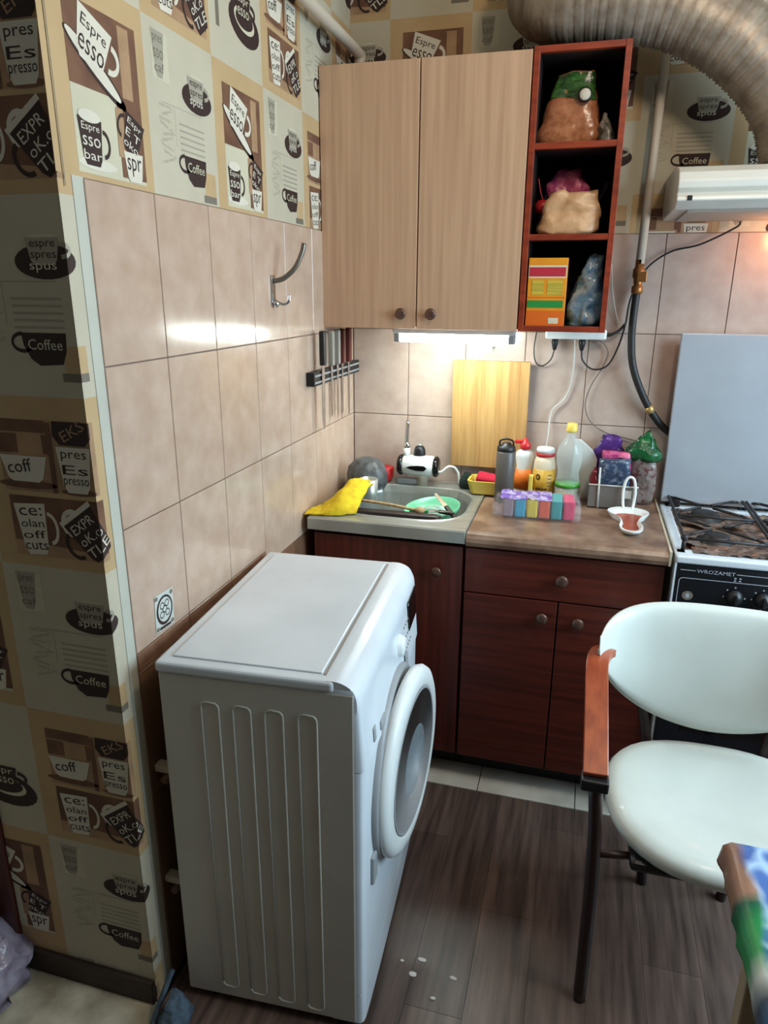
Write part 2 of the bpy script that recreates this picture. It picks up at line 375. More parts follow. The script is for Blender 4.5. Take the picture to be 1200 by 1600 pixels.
def cup(p, cu, cv, w, h, body, handle_side, L, words=(), tcol='w_dark', ang=0, taper=0.12):
    P = [(cu-w/2, cv+h/2), (cu-w/2+w*taper, cv-h*0.35), (cu-w/2+w*(taper+0.1), cv-h/2), (cu+w/2-w*(taper+0.1), cv-h/2), (cu+w/2-w*taper, cv-h*0.35), (cu+w/2, cv+h/2)]
    p.poly(p.rot(P, cu, cv, ang), body, L)
    if handle_side:
        hu = cu+handle_side*w*0.52; H = p.rot([(hu, cv+0.02*h)], cu, cv, ang)[0]
        p.ring(H[0], H[1], w*0.30, h*0.32, w*0.09, body, L-0.3, a0=(-PI/2 if handle_side > 0 else PI/2), a1=(PI/2 if handle_side > 0 else 1.5*PI), rot=ang)
    n = len(words)
    for i, wd in enumerate(words):
        y = cv+h*(0.5-(i+0.7)/(n+0.4)*0.98)
        T = p.rot([(cu, y)], cu, cv, ang)[0]
        p.text(wd, T[0], T[1], w*0.74, h*0.62/n, tcol, L+1, ang)
def motif_C(p):      # cream square: saucer cup, Coffee mug, faint sketch
    p.rect(0, 1, 0, 1, 'cream', 0)
    cup(p, 0.19, 0.83, 0.17, 0.24, 'w_grey', 0, 2, ('pres', 'sso', 'caf'), 'w_mid', taper=0.2)
    p.rect(0.10, 0.32, 0.70, 0.95, 'w_pale', 1)
    p.ell(0.72, 0.685, 0.23, 0.085, 'w_dark', 2)
    p.ell(0.72, 0.79, 0.125, 0.03, 'w_pale', 2.5)
    cup(p, 0.71, 0.735, 0.25, 0.13, 'w_grey', 1, 3, ('espre', 'spres'), 'w_dark')
    p.text('spus', 0.70, 0.655, 0.2, 0.045, 'w_white', 5)
    for i in range(9):
        p.text(('ristretto', 'cappucc', 'mocha l', 'latte m')[i % 4], 0.24+0.02*math.sin(i*2), 0.575-i*0.037, 0.17, 0.020, 'w_grey', 1, 0.3*math.sin(i*1.7))
    for i in range(6):
        p.rect(0.42, 0.80, 0.50-i*0.036, 0.512-i*0.036, 'w_grey', 1)
    p.rect(0.2, 0.78, 0.588, 0.592, 'w_grey', 1); p.rect(0.36, 0.364, 0.37, 0.59, 'w_grey', 1)
    P = [(0.46, 0.335), (0.80, 0.335), (0.79, 0.24), (0.755, 0.175), (0.58, 0.165), (0.515, 0.20), (0.47, 0.27)]
    p.poly(P, 'w_dark', 2); p.ring(0.465, 0.285, 0.09, 0.055, 0.02, 'w_dark', 2, a0=PI/2, a1=1.75*PI)
    p.text('Coffee', 0.635, 0.275, 0.26, 0.055, 'w_pale', 3)
    p.rect(0.77, 0.95, 0.13, 0.27, 'beige', 1); p.rect(0.74, 0.95, 0.085, 0.13, 'w_mid', 2)
def motif_D(p):      # beige square with collage of three photos
    p.rect(0, 1, 0, 1, 'beige', 0)
    x0, x1, y0, y1 = 0.16, 0.90, 0.10, 0.88
    p.rect(x0, x1, y0, y1, 'w_pale', 1)
    p.rect(x0, x1, 0.50, y1, 'w_brown', 2)
    p.rect(0.70, 0.82, 0.52, 0.86, 'w_tan', 3)
    p.ell(0.44, 0.60, 0.34, 0.05, 'w_dark', 3, rot=-0.55); p.ell(0.42, 0.615, 0.30, 0.035, 'w_white', 4, rot=-0.55)
    cup(p, 0.42, 0.72, 0.34, 0.24, 'w_white', 1, 5, ('Espre', 'esso'), 'w_dark', -0.35)
    p.rect(0.62, x1, 0.12, 0.50, 'w_brown', 3); p.rect(0.60, 0.68, 0.22, 0.46, 'w_tan', 4)
    cup(p, 0.31, 0.25, 0.24, 0.22, 'w_dark', 1, 4, ('Espre', 'sso', 'bar'), 'w_white')
    p.ell(0.36, 0.15, 0.20, 0.028, 'w_white', 3); p.ell(0.31, 0.37, 0.11, 0.03, 'w_white', 5)
    cup(p, 0.77, 0.34, 0.22, 0.20, 'w_dark', -1, 5, ('Espr', 'E T', 'oko'), 'w_white', -0.4)
    cup(p, 0.76, 0.18, 0.22, 0.15, 'w_white', 0, 6, ('spr',), 'w_dark', 0)
def motif_E(p):      # beige square with coffee cup photos above two mugs
    p.rect(0, 1, 0, 1, 'beige', 0)
    p.rect(0.14, 0.92, 0.46, 0.87, 'w_tan', 1); p.rect(0.14, 0.54, 0.80, 0.87, 'w_brown', 2)
    p.rect(0.14, 0.56, 0.68, 0.79, 'w_brown', 2); p.rect(0.30, 0.50, 0.67, 0.80, 'w_tan', 3)
    cup(p, 0.33, 0.59, 0.38, 0.15, 'w_white', 0, 4, (), 'w_dark'); p.text('coff', 0.29, 0.605, 0.20, 0.075, 'w_dark', 6, 0.12)
    p.ell(0.34, 0.50, 0.24, 0.025, 'w_brown', 3)
    p.rect(0.54, 0.58, 0.46, 0.86, 'w_brown', 3)
    P = [(0.60, 0.87), (0.88, 0.87), (0.88, 0.78), (0.84, 0.74), (0.64, 0.74), (0.59, 0.79)]
    p.poly(P, 'w_dark', 4); p.text('EKS', 0.75, 0.82, 0.20, 0.06, 'w_tan', 5, 0.5)
    cup(p, 0.74, 0.60, 0.27, 0.26, 'w_white', 0, 4, ('pres', 'Es', 'presso'), 'w_dark')
    p.ell(0.75, 0.475, 0.14, 0.02, 'w_brown', 3)
    p.rect(0.16, 0.94, 0.07, 0.43, 'w_brown', 1)
    p.poly([(0.16, 0.07), (0.94, 0.07), (0.94, 0.11), (0.16, 0.16)], 'w_tan', 2)
    cup(p, 0.33, 0.23, 0.26, 0.31, 'w_white', 1, 3, ('ce:', 'olan', 'off', 'cuts'), 'w_dark', 0.06)
    cup(p, 0.80, 0.22, 0.28, 0.28, 'w_dark', -1, 4, ('EXPR', 'oK.o', 'TLE'), 'w_white', 0.62)
    q = p.rot([(0.645, 0.36), (0.955, 0.36), (0.955, 0.39), (0.645, 0.39)], 0.80, 0.22, 0.62); p.poly(q, 'w_white', 5)
    p.ring(0.66, 0.29, 0.09, 0.085, 0.03, 'w_white', 3.5)
def motif_F(p):      # cream square with faint flowers and a dark saucer
    p.rect(0, 1, 0, 1, 'cream', 0)
    for i in range(5):
        p.ell(0.35+0.10*math.sin(i*2.1), 0.88-0.06*i, 0.07, 0.035, 'w_grey', 1+0.1*i, rot=i)
    cup(p, 0.42, 0.57, 0.22, 0.15, 'w_mid', 0, 2, ('caf', 'pre'), 'w_pale', -0.2)
    p.rect(0.12, 0.18, 0.2, 0.42, 'w_mid', 1)
    p.ell(0.66, 0.32, 0.30, 0.13, 'w_dark', 2, rot=-0.12); p.ell(0.66, 0.345, 0.20, 0.075, 'w_pale', 3, rot=-0.12); p.ell(0.66, 0.35, 0.17, 0.06, 'w_dark', 4)
    cup(p, 0.64, 0.42, 0.30, 0.16, 'w_dark', 1, 4.5, ('espr', 'esso'), 'w_pale')

# ------------------------------------------------------------------ the room
b = MB(); b.box(-0.345, 0.0, -1.445, 0.12, 0, 2.75, M['grout']); wall_left = tag(b.build('wall_left'), kind='structure')
b = MB(); b.box(0.0, 2.4, 0.0, 0.12, 0, 2.75, M['grout']); wall_back = tag(b.build('wall_back'), kind='structure')
b = MB(); b.box(-1.2, 2.55, -3.4, 0.12, 2.75, 2.85, M['plaster']); tag(b.build('ceiling'), kind='structure')
# hallway wall far left behind the opening
b = MB(); b.box(-1.3, -1.2, -3.4, 0.12, 0, 2.75, M['plaster']); tag(b.build('wall_hall'), kind='structure')
# right wall with the window the daylight comes through
b = MB()
b.box(2.40, 2.55, -3.4, 0.12, 0, 0.80, M['plaster']); b.box(2.40, 2.55, -3.4, 0.12, 2.2, 2.75, M['plaster'])
b.box(2.40, 2.55, -0.40, 0.12, 0.80, 2.2, M['plaster']); b.box(2.40, 2.55, -3.4, -1.70, 0.80, 2.2, M['plaster'])
tag(b.build('wall_right'), kind='structure')
b = MB()
for z0, z1 in ((0.80, 0.86), (2.14, 2.2)): b.box(2.43, 2.50, -1.70, -0.40, z0, z1, M['frame_w'])
for y0, y1 in ((-1.70, -1.64), (-1.07, -1.02), (-0.46, -0.40)): b.box(2.43, 2.50, y0, y1, 0.86, 2.14, M['frame_w'])
win = tag(b.build('window_1', bevel=0.004), kind='structure')
for y0, y1 in ((-1.64, -1.07), (-1.02, -0.46)):
    b = MB(); b.box(2.462, 2.468, y0, y1, 0.86, 2.14, M['glass']); b.build('pane', win)

# floor: slab, laminate planks, tile strip by the cabinets, hall linoleum
b = MB(); b.box(-1.2, 2.4, -3.4, 0.12, -0.08, -0.009, M['joint']); floor = tag(b.build('floor'), kind='structure')
def shared_box(name, sx, sy, sz, m, bev):
    q = MB(); q.box(0, sx, 0, sy, 0, sz, m, bev, 1); o = q.build(name); me = o.data; bpy.data.objects.remove(o); return me
def piece(name, me, loc, parent, scale=(1, 1, 1)):
    o = bpy.data.objects.new(name, me); COL.objects.link(o); o.parent = parent; o.location = loc; o.scale = scale; return o
pw = 0.13
me_pl = {}
joints = {0: [-1.62, -2.6], 1: [-1.05, -1.95], 2: [-1.75, -2.65], 3: [-0.775, -1.6, -2.45], 4: [-1.30, -2.2], 5: [-1.0, -1.85, -2.7], 6: [-0.66, -1.50, -2.4]}
for i in range(-1, 19):
    x = 0.016+i*pw-0.002
    x0 = max(x, 0.0) if i >= 0 else 0.0
    if i == -1: continue
    js = [-0.556]+joints[i % 7]+[-3.4]
    for a, c in zip(js[:-1], js[1:]):
        L = a-c
        me = shared_box('laminate_plank', pw-0.0005, L-0.0005, 0.009, M['plank'], 0.0003)
        if x+pw > 2.4: continue
        piece('laminate_plank', me, (x, c, -0.009), floor)
me = shared_box('floor_tile', 0.299, 0.30, 0.010, M['ftile'], 0.0012)
for k in range(-1, 7):
    for r in range(1, 3):
        x = 0.285+0.3015*k
        if x < -0.02: piece('floor_tile', me, (0.0, -0.553+0.302*(r-1), -0.009), floor, (0.94, 1, 1)); continue
        piece('floor_tile', me, (x, -0.553+0.302*(r-1), -0.009), floor, (1, 1 if r == 1 else 0.82, 1))
b = MB()
b.prism([(-1.2, -3.4), (0.013, -3.4), (0.013, -1.475), (0.006, -1.448), (-1.2, -1.448)], -0.009, 0.0, M['lino'], 'XY')
b.prism([(-1.2, -1.448), (-0.345, -1.448), (-0.345, 0.1), (-1.2, 0.1)], -0.009, 0.0, M['lino'], 'XY')
b.build('linoleum', floor)
b = MB(); b.prism([(0.006, -3.4), (0.020, -3.4), (0.020, -1.47), (0.006, -1.47)], 0.0, 0.003, M['strip'], 'XY'); b.build('threshold_strip', floor)

# wall tiles
ZR = [(1.0935, 1.3925), (0.7955, 1.0915), (1.3945, 1.69)]
def tile_mesh(w, h, m, axis, name='wall_tile'):
    q = MB()
    if axis == 'Y': q.box(0, 0.004, 0, w, 0, h, m, 0.0012, 1)
    else: q.box(0, w, -0.004, 0, 0, h, m, 0.0012, 1)
    o = q.build(name); me = o.data; bpy.data.objects.remove(o); return me
G = 0.0022
cols = [(-1.385, -1.188), (-1.188, -0.988), (-0.988, -0.788), (-0.788, -0.588), (-0.588, -0.388), (-0.388, -0.188), (-0.188, -0.004)]
rows = [(1.392, 1.690), (1.094, 1.392), (0.797, 1.094), (0.499, 0.797), (0.201, 0.499), (0.0, 0.201)]
cache = {}
def tmesh(w, h, m, ax, name='wall_tile'):
    k = (round(w, 3), round(h, 3), m, ax)
    if k not in cache: cache[k] = tile_mesh(w-G, h-G, M[m], ax, name)
    return cache[k]
for ri, (z0, z1) in enumerate(rows):
    for ci, (y0, y1) in enumerate(cols):
        m = 'tile' if ri < 3 else 'tile_brown'
        if ri == 2 and ci < 3:
            piece('border_tile', tmesh(y1-y0, 0.040, 'border', 'Y', 'border_tile'), (0, y0, z0), wall_left)
            piece('wall_tile', tmesh(y1-y0, z1-z0-0.040, m, 'Y'), (0, y0, z0+0.040), wall_left)
        else:
            piece('wall_tile', tmesh(y1-y0, z1-z0, m, 'Y'), (0, y0, z0), wall_left)
xc = [0.005, 0.2067]+[0.2067+0.2*k for k in range(1, 12)]
for ri, (z0, z1) in enumerate(rows[:5]):
    for x0, x1 in zip(xc[:-1], xc[1:]):
        piece('wall_tile', tmesh(x1-x0, z1-z0, 'tile_back', 'X'), (x0, 0, z0), wall_back)

# wallpaper
HW = 0.315
b = MB()   # kitchen side of the left wall, above the tiles, and the strip beside the corner
P3 = lambda a, z, d: (d, a, z)
p = Print(b, P3, (-1.4449, -0.001, 1.6905, 2.749))
b.add([P3(-1.445, 1.690, 0.0002), P3(0, 1.690, 0.0002), P3(0, 2.75, 0.0002), P3(-1.445, 2.75, 0.0002)], [(0, 1, 2, 3)], M['beige'])
pat = {0: 'DCDCEC', 1: 'CEFECE', 2: 'DCECDC', 3: 'CECECE'}
FN = {'C': motif_C, 'D': motif_D, 'E': motif_E, 'F': motif_F}
for r in range(4):
    for c in range(6):
        p.patch(-1.430+0.25*c, 1.667+HW*r, 0.25, HW); FN[pat[r][c]](p)
# dark seam where the sheets meet
b.add([P3(-1.4315, 1.672, 0.003), P3(-1.4295, 1.672, 0.003), P3(-1.4295, 2.75, 0.003), P3(-1.4315, 2.75, 0.003)], [(0, 1, 2, 3)], M['w_mid'])
p2 = Print(b, P3, (-1.4449, -1.412, 0.0, 1.6905))
for z0, fn in ((1.66, motif_E), (1.345, motif_C), (1.03, motif_E), (0.715, motif_C), (0.40, motif_E), (0.085, motif_C), (-0.23, motif_E)):
    p2.patch(-1.445-0.225, z0, 0.258, HW); fn(p2)
b.add([P3(-1.412, 0.0, 0.0012), P3(-1.3845, 0.0, 0.0012), P3(-1.3845, 1.6905, 0.0012), P3(-1.412, 1.6905, 0.0012)], [(0, 1, 2, 3)], M['strip'])
b.build('wallpaper', wall_left, fix=False)
b = MB()   # end face of the left wall, towards the hall
P3 = lambda a, z, d: (a, -1.445-d, z)
p = Print(b, P3, (-0.345, 0.0, 0.055, 2.749))
seq_a = [(-0.23, motif_C), (0.085, motif_C), (0.40, motif_E), (0.715, motif_C), (1.03, motif_E), (1.345, motif_C), (1.66, motif_E), (1.975, motif_C), (2.29, motif_E), (2.605, motif_C)]
seq_b = [(-0.23, motif_D), (0.085, motif_D), (0.40, motif_F), (0.715, motif_D), (1.03, motif_F), (1.345, motif_D), (1.66, motif_F), (1.975, motif_D), (2.29, motif_F), (2.605, motif_D)]
for z0, fn in seq_a: p.patch(-0.225, z0, 0.258, HW); fn(p)
for z0, fn in seq_b: p.patch(-0.483, z0, 0.258, HW); fn(p)
b.build('wallpaper', wall_left, fix=False)
b = MB()   # back wall
P3 = lambda a, z, d: (a, -d, z)
b.add([P3(0, 1.690, 0.0002), P3(2.4, 1.690, 0.0002), P3(2.4, 2.75, 0.0002), P3(0, 2.75, 0.0002)], [(0, 1, 2, 3)], M['beige'])
p = Print(b, P3, (0.001, 2.399, 1.6905, 2.749))
for i in range(-1, 9):
    off = 1.685 if i < 3 else 1.80-HW
    for r in range(4):
        k = (i+r) % 2
        p.patch(0.13+0.255*i, off+HW*r, 0.255, HW)
        if i < 3: FN['C' if k == 0 else ('D' if r % 2 else 'E')](p)
        else: FN['C' if (i+r) % 2 == 0 else ('D' if r % 2 else 'E')](p)
b.build('wallpaper', wall_back, fix=False)

# skirting at the wall end, door frame of the opening
b = MB(); b.box(-0.345, 0.0, -1.457, -1.445, 0.0, 0.062, M['blkwood']); tag(b.build('baseboard_hall', bevel=0.003), kind='structure')
b = MB(); b.box(-0.42, -0.347, -1.455, -1.30, 0.0, 2.1, M['doorframe'], 0.004)
b.box(-1.19, -1.12, -1.455, -1.30, 0, 2.1, M['doorframe'], 0.004); b.box(-1.19, -0.347, -1.455, -1.30, 2.1, 2.17, M['doorframe'], 0.004)
dr = tag(b.build('door_1'), kind='structure')
b = MB(); b.box(-1.11, -0.43, -1.37, -1.33, 0.01, 2.09, M['doorframe'], 0.003); b.box(-1.0, -0.54, -1.376, -1.37, 0.2, 0.95, M['darkwood'], 0.002); b.box(-1.0, -0.54, -1.376, -1.37, 1.1, 1.95, M['darkwood'], 0.002); b.build('door_panel', dr)

# ------------------------------------------------------------------ washing machine
rt = thing('washing_machine', (0.063, -1.41, 0), 'white front-loading washing machine turned to face right, its round door slightly ajar', 'washing machine', rotz=0.061)
D, Wd, H = 0.378, 0.60, 0.85
b = MB(); b.box(0.0, 0.388, 0.0, Wd, 0.02, 0.823, M['white_side'], 0.004)
b.build('body', rt)
# pressed vertical ribs on the side panel
for k, x in enumerate((0.085, 0.150, 0.214, 0.280)):
    q = MB()
    z0 = (0.05, 0.045, 0.04, 0.036)[k]; w = 0.036; r = 0.012
    pts = [(x, z0+r), (x, 0.77-r)]+[(x+r-r*math.cos(a), 0.77-r+r*math.sin(a)) for a in (PI/6, PI/3, PI/2)]+[(x+w-r+r*math.sin(a), 0.77-r+r*math.cos(a)) for a in (PI/6, PI/3, PI/2)]+[(x+w, z0+r)]
    pts += [(x+w-r+r*math.cos(a), z0+r-r*math.sin(a)) for a in (PI/6, PI/3, PI/2)]+[(x+r-r*math.sin(a), z0+r-r*math.cos(a)) for a in (PI/6, PI/3, PI/2)]
    q.tube([(a, -0.0005, z) for a, z in pts], 0.0022, M['white_side'], n=6)
    q.build('pressed_rib', rt)
b = MB(); b.box(-0.004, 0.350, -0.004, Wd+0.004, 0.823, 0.846, M['white'], 0.007, 3)
lid = b.build('top_lid', rt)
b = MB(); b.box(0.022, 0.322, 0.022, Wd-0.022, 0.845, 0.8495, M['white'], 0.002); b.box(0.325, 0.331, 0.02, Wd-0.02, 0.844, 0.8475, M['seam']); b.build('lid_panel', lid)
# curved front panel
def xprof(z):
    if z > 0.800: return 0.346+0.052*math.sqrt(max(0.0, 1-((z-0.800)/0.0465)**2))
    if z > 0.655: return 0.398+0.010*(0.800-z)/0.145
    return 0.404
def fx(y, z):
    t = min(1.0, abs((y-Wd/2)/(Wd/2-0.001))); k = max(1-t**50, 0)**0.35
    x = xprof(z)+0.004*(1-t**2.4)*(1 if z < 0.80 else max(0, (0.8465-z)/0.0465)**0.5)
    return 0.384+(x-0.384)*k if x > 0.384 else x
def front(name, z0, z1, m, nz=14):
    q = MB(); ny = 30; vs = []; fs = []
    for i in range(nz+1):
        u = i/nz
        z = z0+(z1-z0)*(u if z1 < 0.8 else 1-(1-u)**1.8)
        for j in range(ny+1):
            t = -math.cos(PI*j/ny); y = Wd/2+t*(Wd/2-0.001)
            vs.append((fx(y, z), y, z))
    n = ny+1
    for i in range(nz):
        for j in range(ny): fs.append((i*n+j, i*n+j+1, (i+1)*n+j+1, (i+1)*n+j))
    bk = len(vs)
    for i in (0, nz):
        for j in range(n): vs.append((0.335, vs[i*n+j][1], vs[i*n+j][2]))
    for j in range(ny):
        fs.append((j, j+1, bk+j+1, bk+j)); fs.append((nz*n+j, nz*n+j+1, bk+n+j+1, bk+n+j))
    for i in range(nz):   # side returns
        for j in (0, ny):
            a = len(vs); vs.append((0.335, vs[i*n+j][1], vs[i*n+j][2])); vs.append((0.335, vs[(i+1)*n+j][1], vs[(i+1)*n+j][2]))
            fs.append((i*n+j, (i+1)*n+j, a+1, a))
    q.add(vs, fs, m, True); o = q.build(name, rt); md = o.modifiers.new('e', 'EDGE_SPLIT'); md.split_angle = 0.7; return o
front('lower_front_panel', 0.100, 0.655, M['white'])
front('plinth_panel', 0.02, 0.098, M['white'], nz=3)
cp = front('control_panel', 0.657, 0.8463, M['white'], nz=20)
def on_front(name, y0, y1, z0, z1, m, lift=0.002, parent=cp):
    q = MB(); vs = []; fs = []; n = 6
    for i in range(n+1):
        for j in range(n+1):
            y = y0+(y1-y0)*j/n; z = z0+(z1-z0)*i/n; vs.append((fx(y, z)+lift, y, z))
    for i in range(n):
        for j in range(n): fs.append((i*(n+1)+j, i*(n+1)+j+1, (i+1)*(n+1)+j+1, (i+1)*(n+1)+j))
    q.add(vs, fs, m, True); o = q.build(name, parent); sd = o.modifiers.new('s', 'SOLIDIFY'); sd.thickness = 0.003; sd.offset = 0; return o
on_front('display', 0.455, 0.565, 0.728, 0.800, M['black_gl'])
for i in range(5):
    for j in range(3):
        on_front('indicator_mark', 0.40+0.018*i, 0.405+0.018*i, 0.70+0.03*j, 0.704+0.03*j, M['seam'], 0.001)
on_front('control_button', 0.385, 0.41, 0.665, 0.70, M['grey_pl'], 0.004)
q = MB(); yk, zk = 0.345, 0.745
q.lathe([(0.0, 0.014), (0.020, 0.013), (0.024, 0.008), (0.026, 0.0), (0.030, -0.004)], (fx(yk, zk), yk, zk), M['white_pl'], 28, 'X')
q.build('program_knob', cp)
on_front('grey_print', 0.125, 0.16, 0.67, 0.69, M['grey_pl'], 0.001); on_front('grey_print', 0.07, 0.085, 0.68, 0.71, M['grey_pl'], 0.001)
# recess ring behind the door
q = MB(); C0 = (0.404, 0.275, 0.50)
q.lathe([(0.150, -0.02), (0.170, 0.012), (0.208, 0.016), (0.214, 0.010), (0.216, -0.01)], C0, M['grey_pl'], 48, 'X'); q.build('door_seat', rt)
q = MB(); q.lathe([(0.0, -0.03), (0.148, -0.03), (0.150, 0.02)], C0, M['drum'], 40, 'X'); q.build('drum', rt)
# ajar door, hinged on the near side
dm = Matrix.Rotation(-0.10, 3, 'Z')
q = MB(); Cd = (0.448, 0.280, 0.497)
q.lathe([(0.166, -0.014), (0.161, 0.000), (0.164, 0.008), (0.172, 0.012), (0.196, 0.010), (0.209, 0.004), (0.2135, -0.006), (0.210, -0.018), (0.166, -0.016)], Cd, M['white_pl'], 64, 'X', mtx=dm)
door = q.build('door', rt)
q = MB(); q.lathe([(0.166, 0.010), (0.161, 0.012), (0.158, 0.004), (0.160, -0.012)], Cd, M['grey_pl'], 64, 'X', mtx=dm); q.build('inner_rim', door)
q = MB(); q.lathe([(0.0, -0.055), (0.08, -0.052), (0.125, -0.040), (0.150, -0.012), (0.158, 0.003)], Cd, M['drum'], 48, 'X', mtx=dm); q.build('steel_bowl', door)
q = MB(); q.lathe([(0.0, 0.012), (0.06, 0.011), (0.12, 0.008), (0.158, 0.002)], Cd, mat('door_glass', (200, 215, 225), 0.03, alpha=0.28), 48, 'X', mtx=dm); q.build('door_glass', door)
q = MB(); q.box(-0.012, 0.006, -0.020, 0.014, -0.035, 0.035, M['grey_pl'], 0.004, mtx=Matrix.Translation(Vector(Cd)+dm @ Vector((-0.02, -0.208, -0.12)))); q.build('hinge', door)
q = MB()
for x, y in ((0.05, 0.05), (0.33, 0.05), (0.05, 0.55), (0.33, 0.55)): 
    q = MB(); q.lathe([(0.016, 0.0), (0.018, 0.004), (0.012, 0.010), (0.010, 0.022)], (x, y, 0), M['black'], 14); q.build('foot', rt)

# ------------------------------------------------------------------ base cabinets, worktop, sink
def knob(parent, x, y, z, r=0.016, depth=0.022, name='knob'):
    q = MB(); q.lathe([(0.006, 0.0), (0.007, -depth*0.5), (r*0.8, -depth*0.55), (r, -depth*0.75), (r*0.85, -depth*0.95), (r*0.3, -depth)], (x, y, z), M['knob'], 20, 'Y')
    o = q.build(name, None); o.parent = parent; return o
YF = -0.500
rt = thing('sink_cabinet', (0, 0, 0), 'dark red-brown base cabinet under the steel sink, partly hidden by the washing machine', 'cabinet')
b = MB(); b.box(0.035, 0.053, YF, -0.03, 0.10, 0.812, M['darkwood']); b.box(0.488, 0.506, YF, -0.03, 0.10, 0.812, M['darkwood'])
b.box(0.053, 0.488, YF, -0.03, 0.10, 0.118, M['darkwood']); b.box(0.053, 0.488, -0.04, -0.03, 0.118, 0.812, M['darkwood']); b.box(0.053, 0.488, YF, YF+0.016, 0.775, 0.812, M['kick']); b.build('body', rt)
b = MB(); b.box(0.04, 0.505, -0.43, -0.41, 0, 0.10, M['kick']); b.build('kickboard', rt)
b = MB(); b.box(0.040, 0.503, YF-0.020, YF-0.002, 0.100, 0.806, M['mahog'], 0.002); d = b.build('door', rt); knob(d, 0.428, YF-0.020, 0.725)
rt = thing('drawer_cabinet', (0, 0, 0), 'dark red-brown base cabinet with one drawer over two doors, right of the sink', 'cabinet')
b = MB(); b.box(0.509, 0.527, YF, -0.03, 0.10, 0.812, M['darkwood']); b.box(1.042, 1.060, YF, -0.03, 0.10, 0.812, M['darkwood'])
b.box(0.527, 1.042, YF, -0.03, 0.10, 0.118, M['darkwood']); b.box(0.527, 1.042, -0.04, -0.03, 0.118, 0.812, M['darkwood']); b.box(0.527, 1.042, YF, -0.04, 0.794, 0.812, M['darkwood']); b.build('body', rt)
b = MB(); b.box(0.51, 1.055, -0.43, -0.41, 0, 0.10, M['kick']); b.build('kickboard', rt)
b = MB(); b.box(0.511, 1.058, YF-0.020, YF-0.002, 0.668, 0.806, M['mahog_h'], 0.002); d = b.build('drawer', rt); knob(d, 0.789, YF-0.020, 0.737, 0.019)
b = MB(); b.box(0.511, 0.783, YF-0.020, YF-0.002, 0.098, 0.664, M['mahog_h'], 0.002); d = b.build('door', rt); knob(d, 0.742, YF-0.020, 0.615, 0.018)
b = MB(); b.box(0.787, 1.058, YF-0.020, YF-0.002, 0.098, 0.664, M['mahog_h'], 0.002); d = b.build('door', rt); knob(d, 0.843, YF-0.020, 0.612, 0.018)

ZT = 0.855
rt = thing('countertop', (0, 0, 0), 'brown marbled worktop with rounded front edge between the sink and the stove', 'worktop')
b = MB()
prof = [(-0.006, 0.815), (-0.006, ZT), (-0.510, ZT), (-0.528, ZT-0.004), (-0.537, ZT-0.014), (-0.539, ZT-0.026), (-0.534, 0.816), (-0.526, 0.813)]
vs = [(0.513, y, z) for y, z in prof]+[(1.062, y, z) for y, z in prof]; n = len(prof)
b.add(vs, [tuple(range(n)), tuple(range(2*n-1, n-1, -1))]+[(i, (i+1) % n, n+(i+1) % n, n+i) for i in range(n)], M['counter']); b.build('slab', rt)
b = MB(); b.box(1.0625, 1.0685, -0.538, -0.01, 0.816, ZT+0.002, mat('pale_edge_strip', (206, 192, 168), 0.4)); b.build('edge_strip', rt)

# steel sink: rim with deck and an oval-cornered bowl
rt = thing('sink', (0, 0, 0), 'stainless steel sink with a single rounded bowl set on the cabinet', 'sink')
def rrect(x0, x1, y0, y1, r, n=6):
    out = []
    for cx, cy, a0 in ((x1-r, y1-r, 0), (x0+r, y1-r, PI/2), (x0+r, y0+r, PI), (x1-r, y0+r, 1.5*PI)):
        for k in range(n+1): a = a0+PI/2*k/n; out.append((cx+r*math.cos(a), cy+r*math.sin(a)))
    return out
b = MB(); n = 28
outer = rrect(0.024, 0.511, -0.538, -0.006, 0.004); r0 = rrect(0.082, 0.478, -0.462, -0.100, 0.12)
loops = [[(x, y, 0.822) for x, y in outer], [(x, y, ZT+0.001) for x, y in outer], [(0.024+(x-0.024)*0.985+0.004, -0.27+(y+0.27)*0.985, ZT+0.005) for x, y in outer],
         [(0.28+(x-0.28)*1.06, -0.28+(y+0.28)*1.06, ZT+0.003) for x, y in r0], [(0.28+(x-0.28)*1.03, -0.28+(y+0.28)*1.03, ZT+0.006) for x, y in r0], [(x, y, ZT+0.003) for x, y in r0],
         [(0.28+(x-0.28)*0.97, -0.28+(y+0.28)*0.97, ZT-0.02) for x, y in r0], [(0.28+(x-0.28)*0.93, -0.28+(y+0.28)*0.93, ZT-0.13) for x, y in r0], [(0.28+(x-0.28)*0.82, -0.28+(y+0.28)*0.82, ZT-0.155) for x, y in r0], [(0.28+(x-0.28)*0.1, -0.28+(y+0.28)*0.1, ZT-0.162) for x, y in r0]]
vs = [v for l in loops for v in l]; fs = []
for i in range(len(loops)-1):
    for k in range(n): fs.append((i*n+k, i*n+(k+1) % n, (i+1)*n+(k+1) % n, (i+1)*n+k))
fs.append(tuple((len(loops)-1)*n+k for k in range(n)))
b.add(vs, fs, M['steel'], False); o = b.build('basin', rt)
q = MB(); q.lathe([(0.040, 0.0), (0.038, 0.003), (0.028, 0.002), (0.0, -0.002)], (0.28, -0.28, ZT-0.161), M['steel2'], 24); q.build('drain', rt)

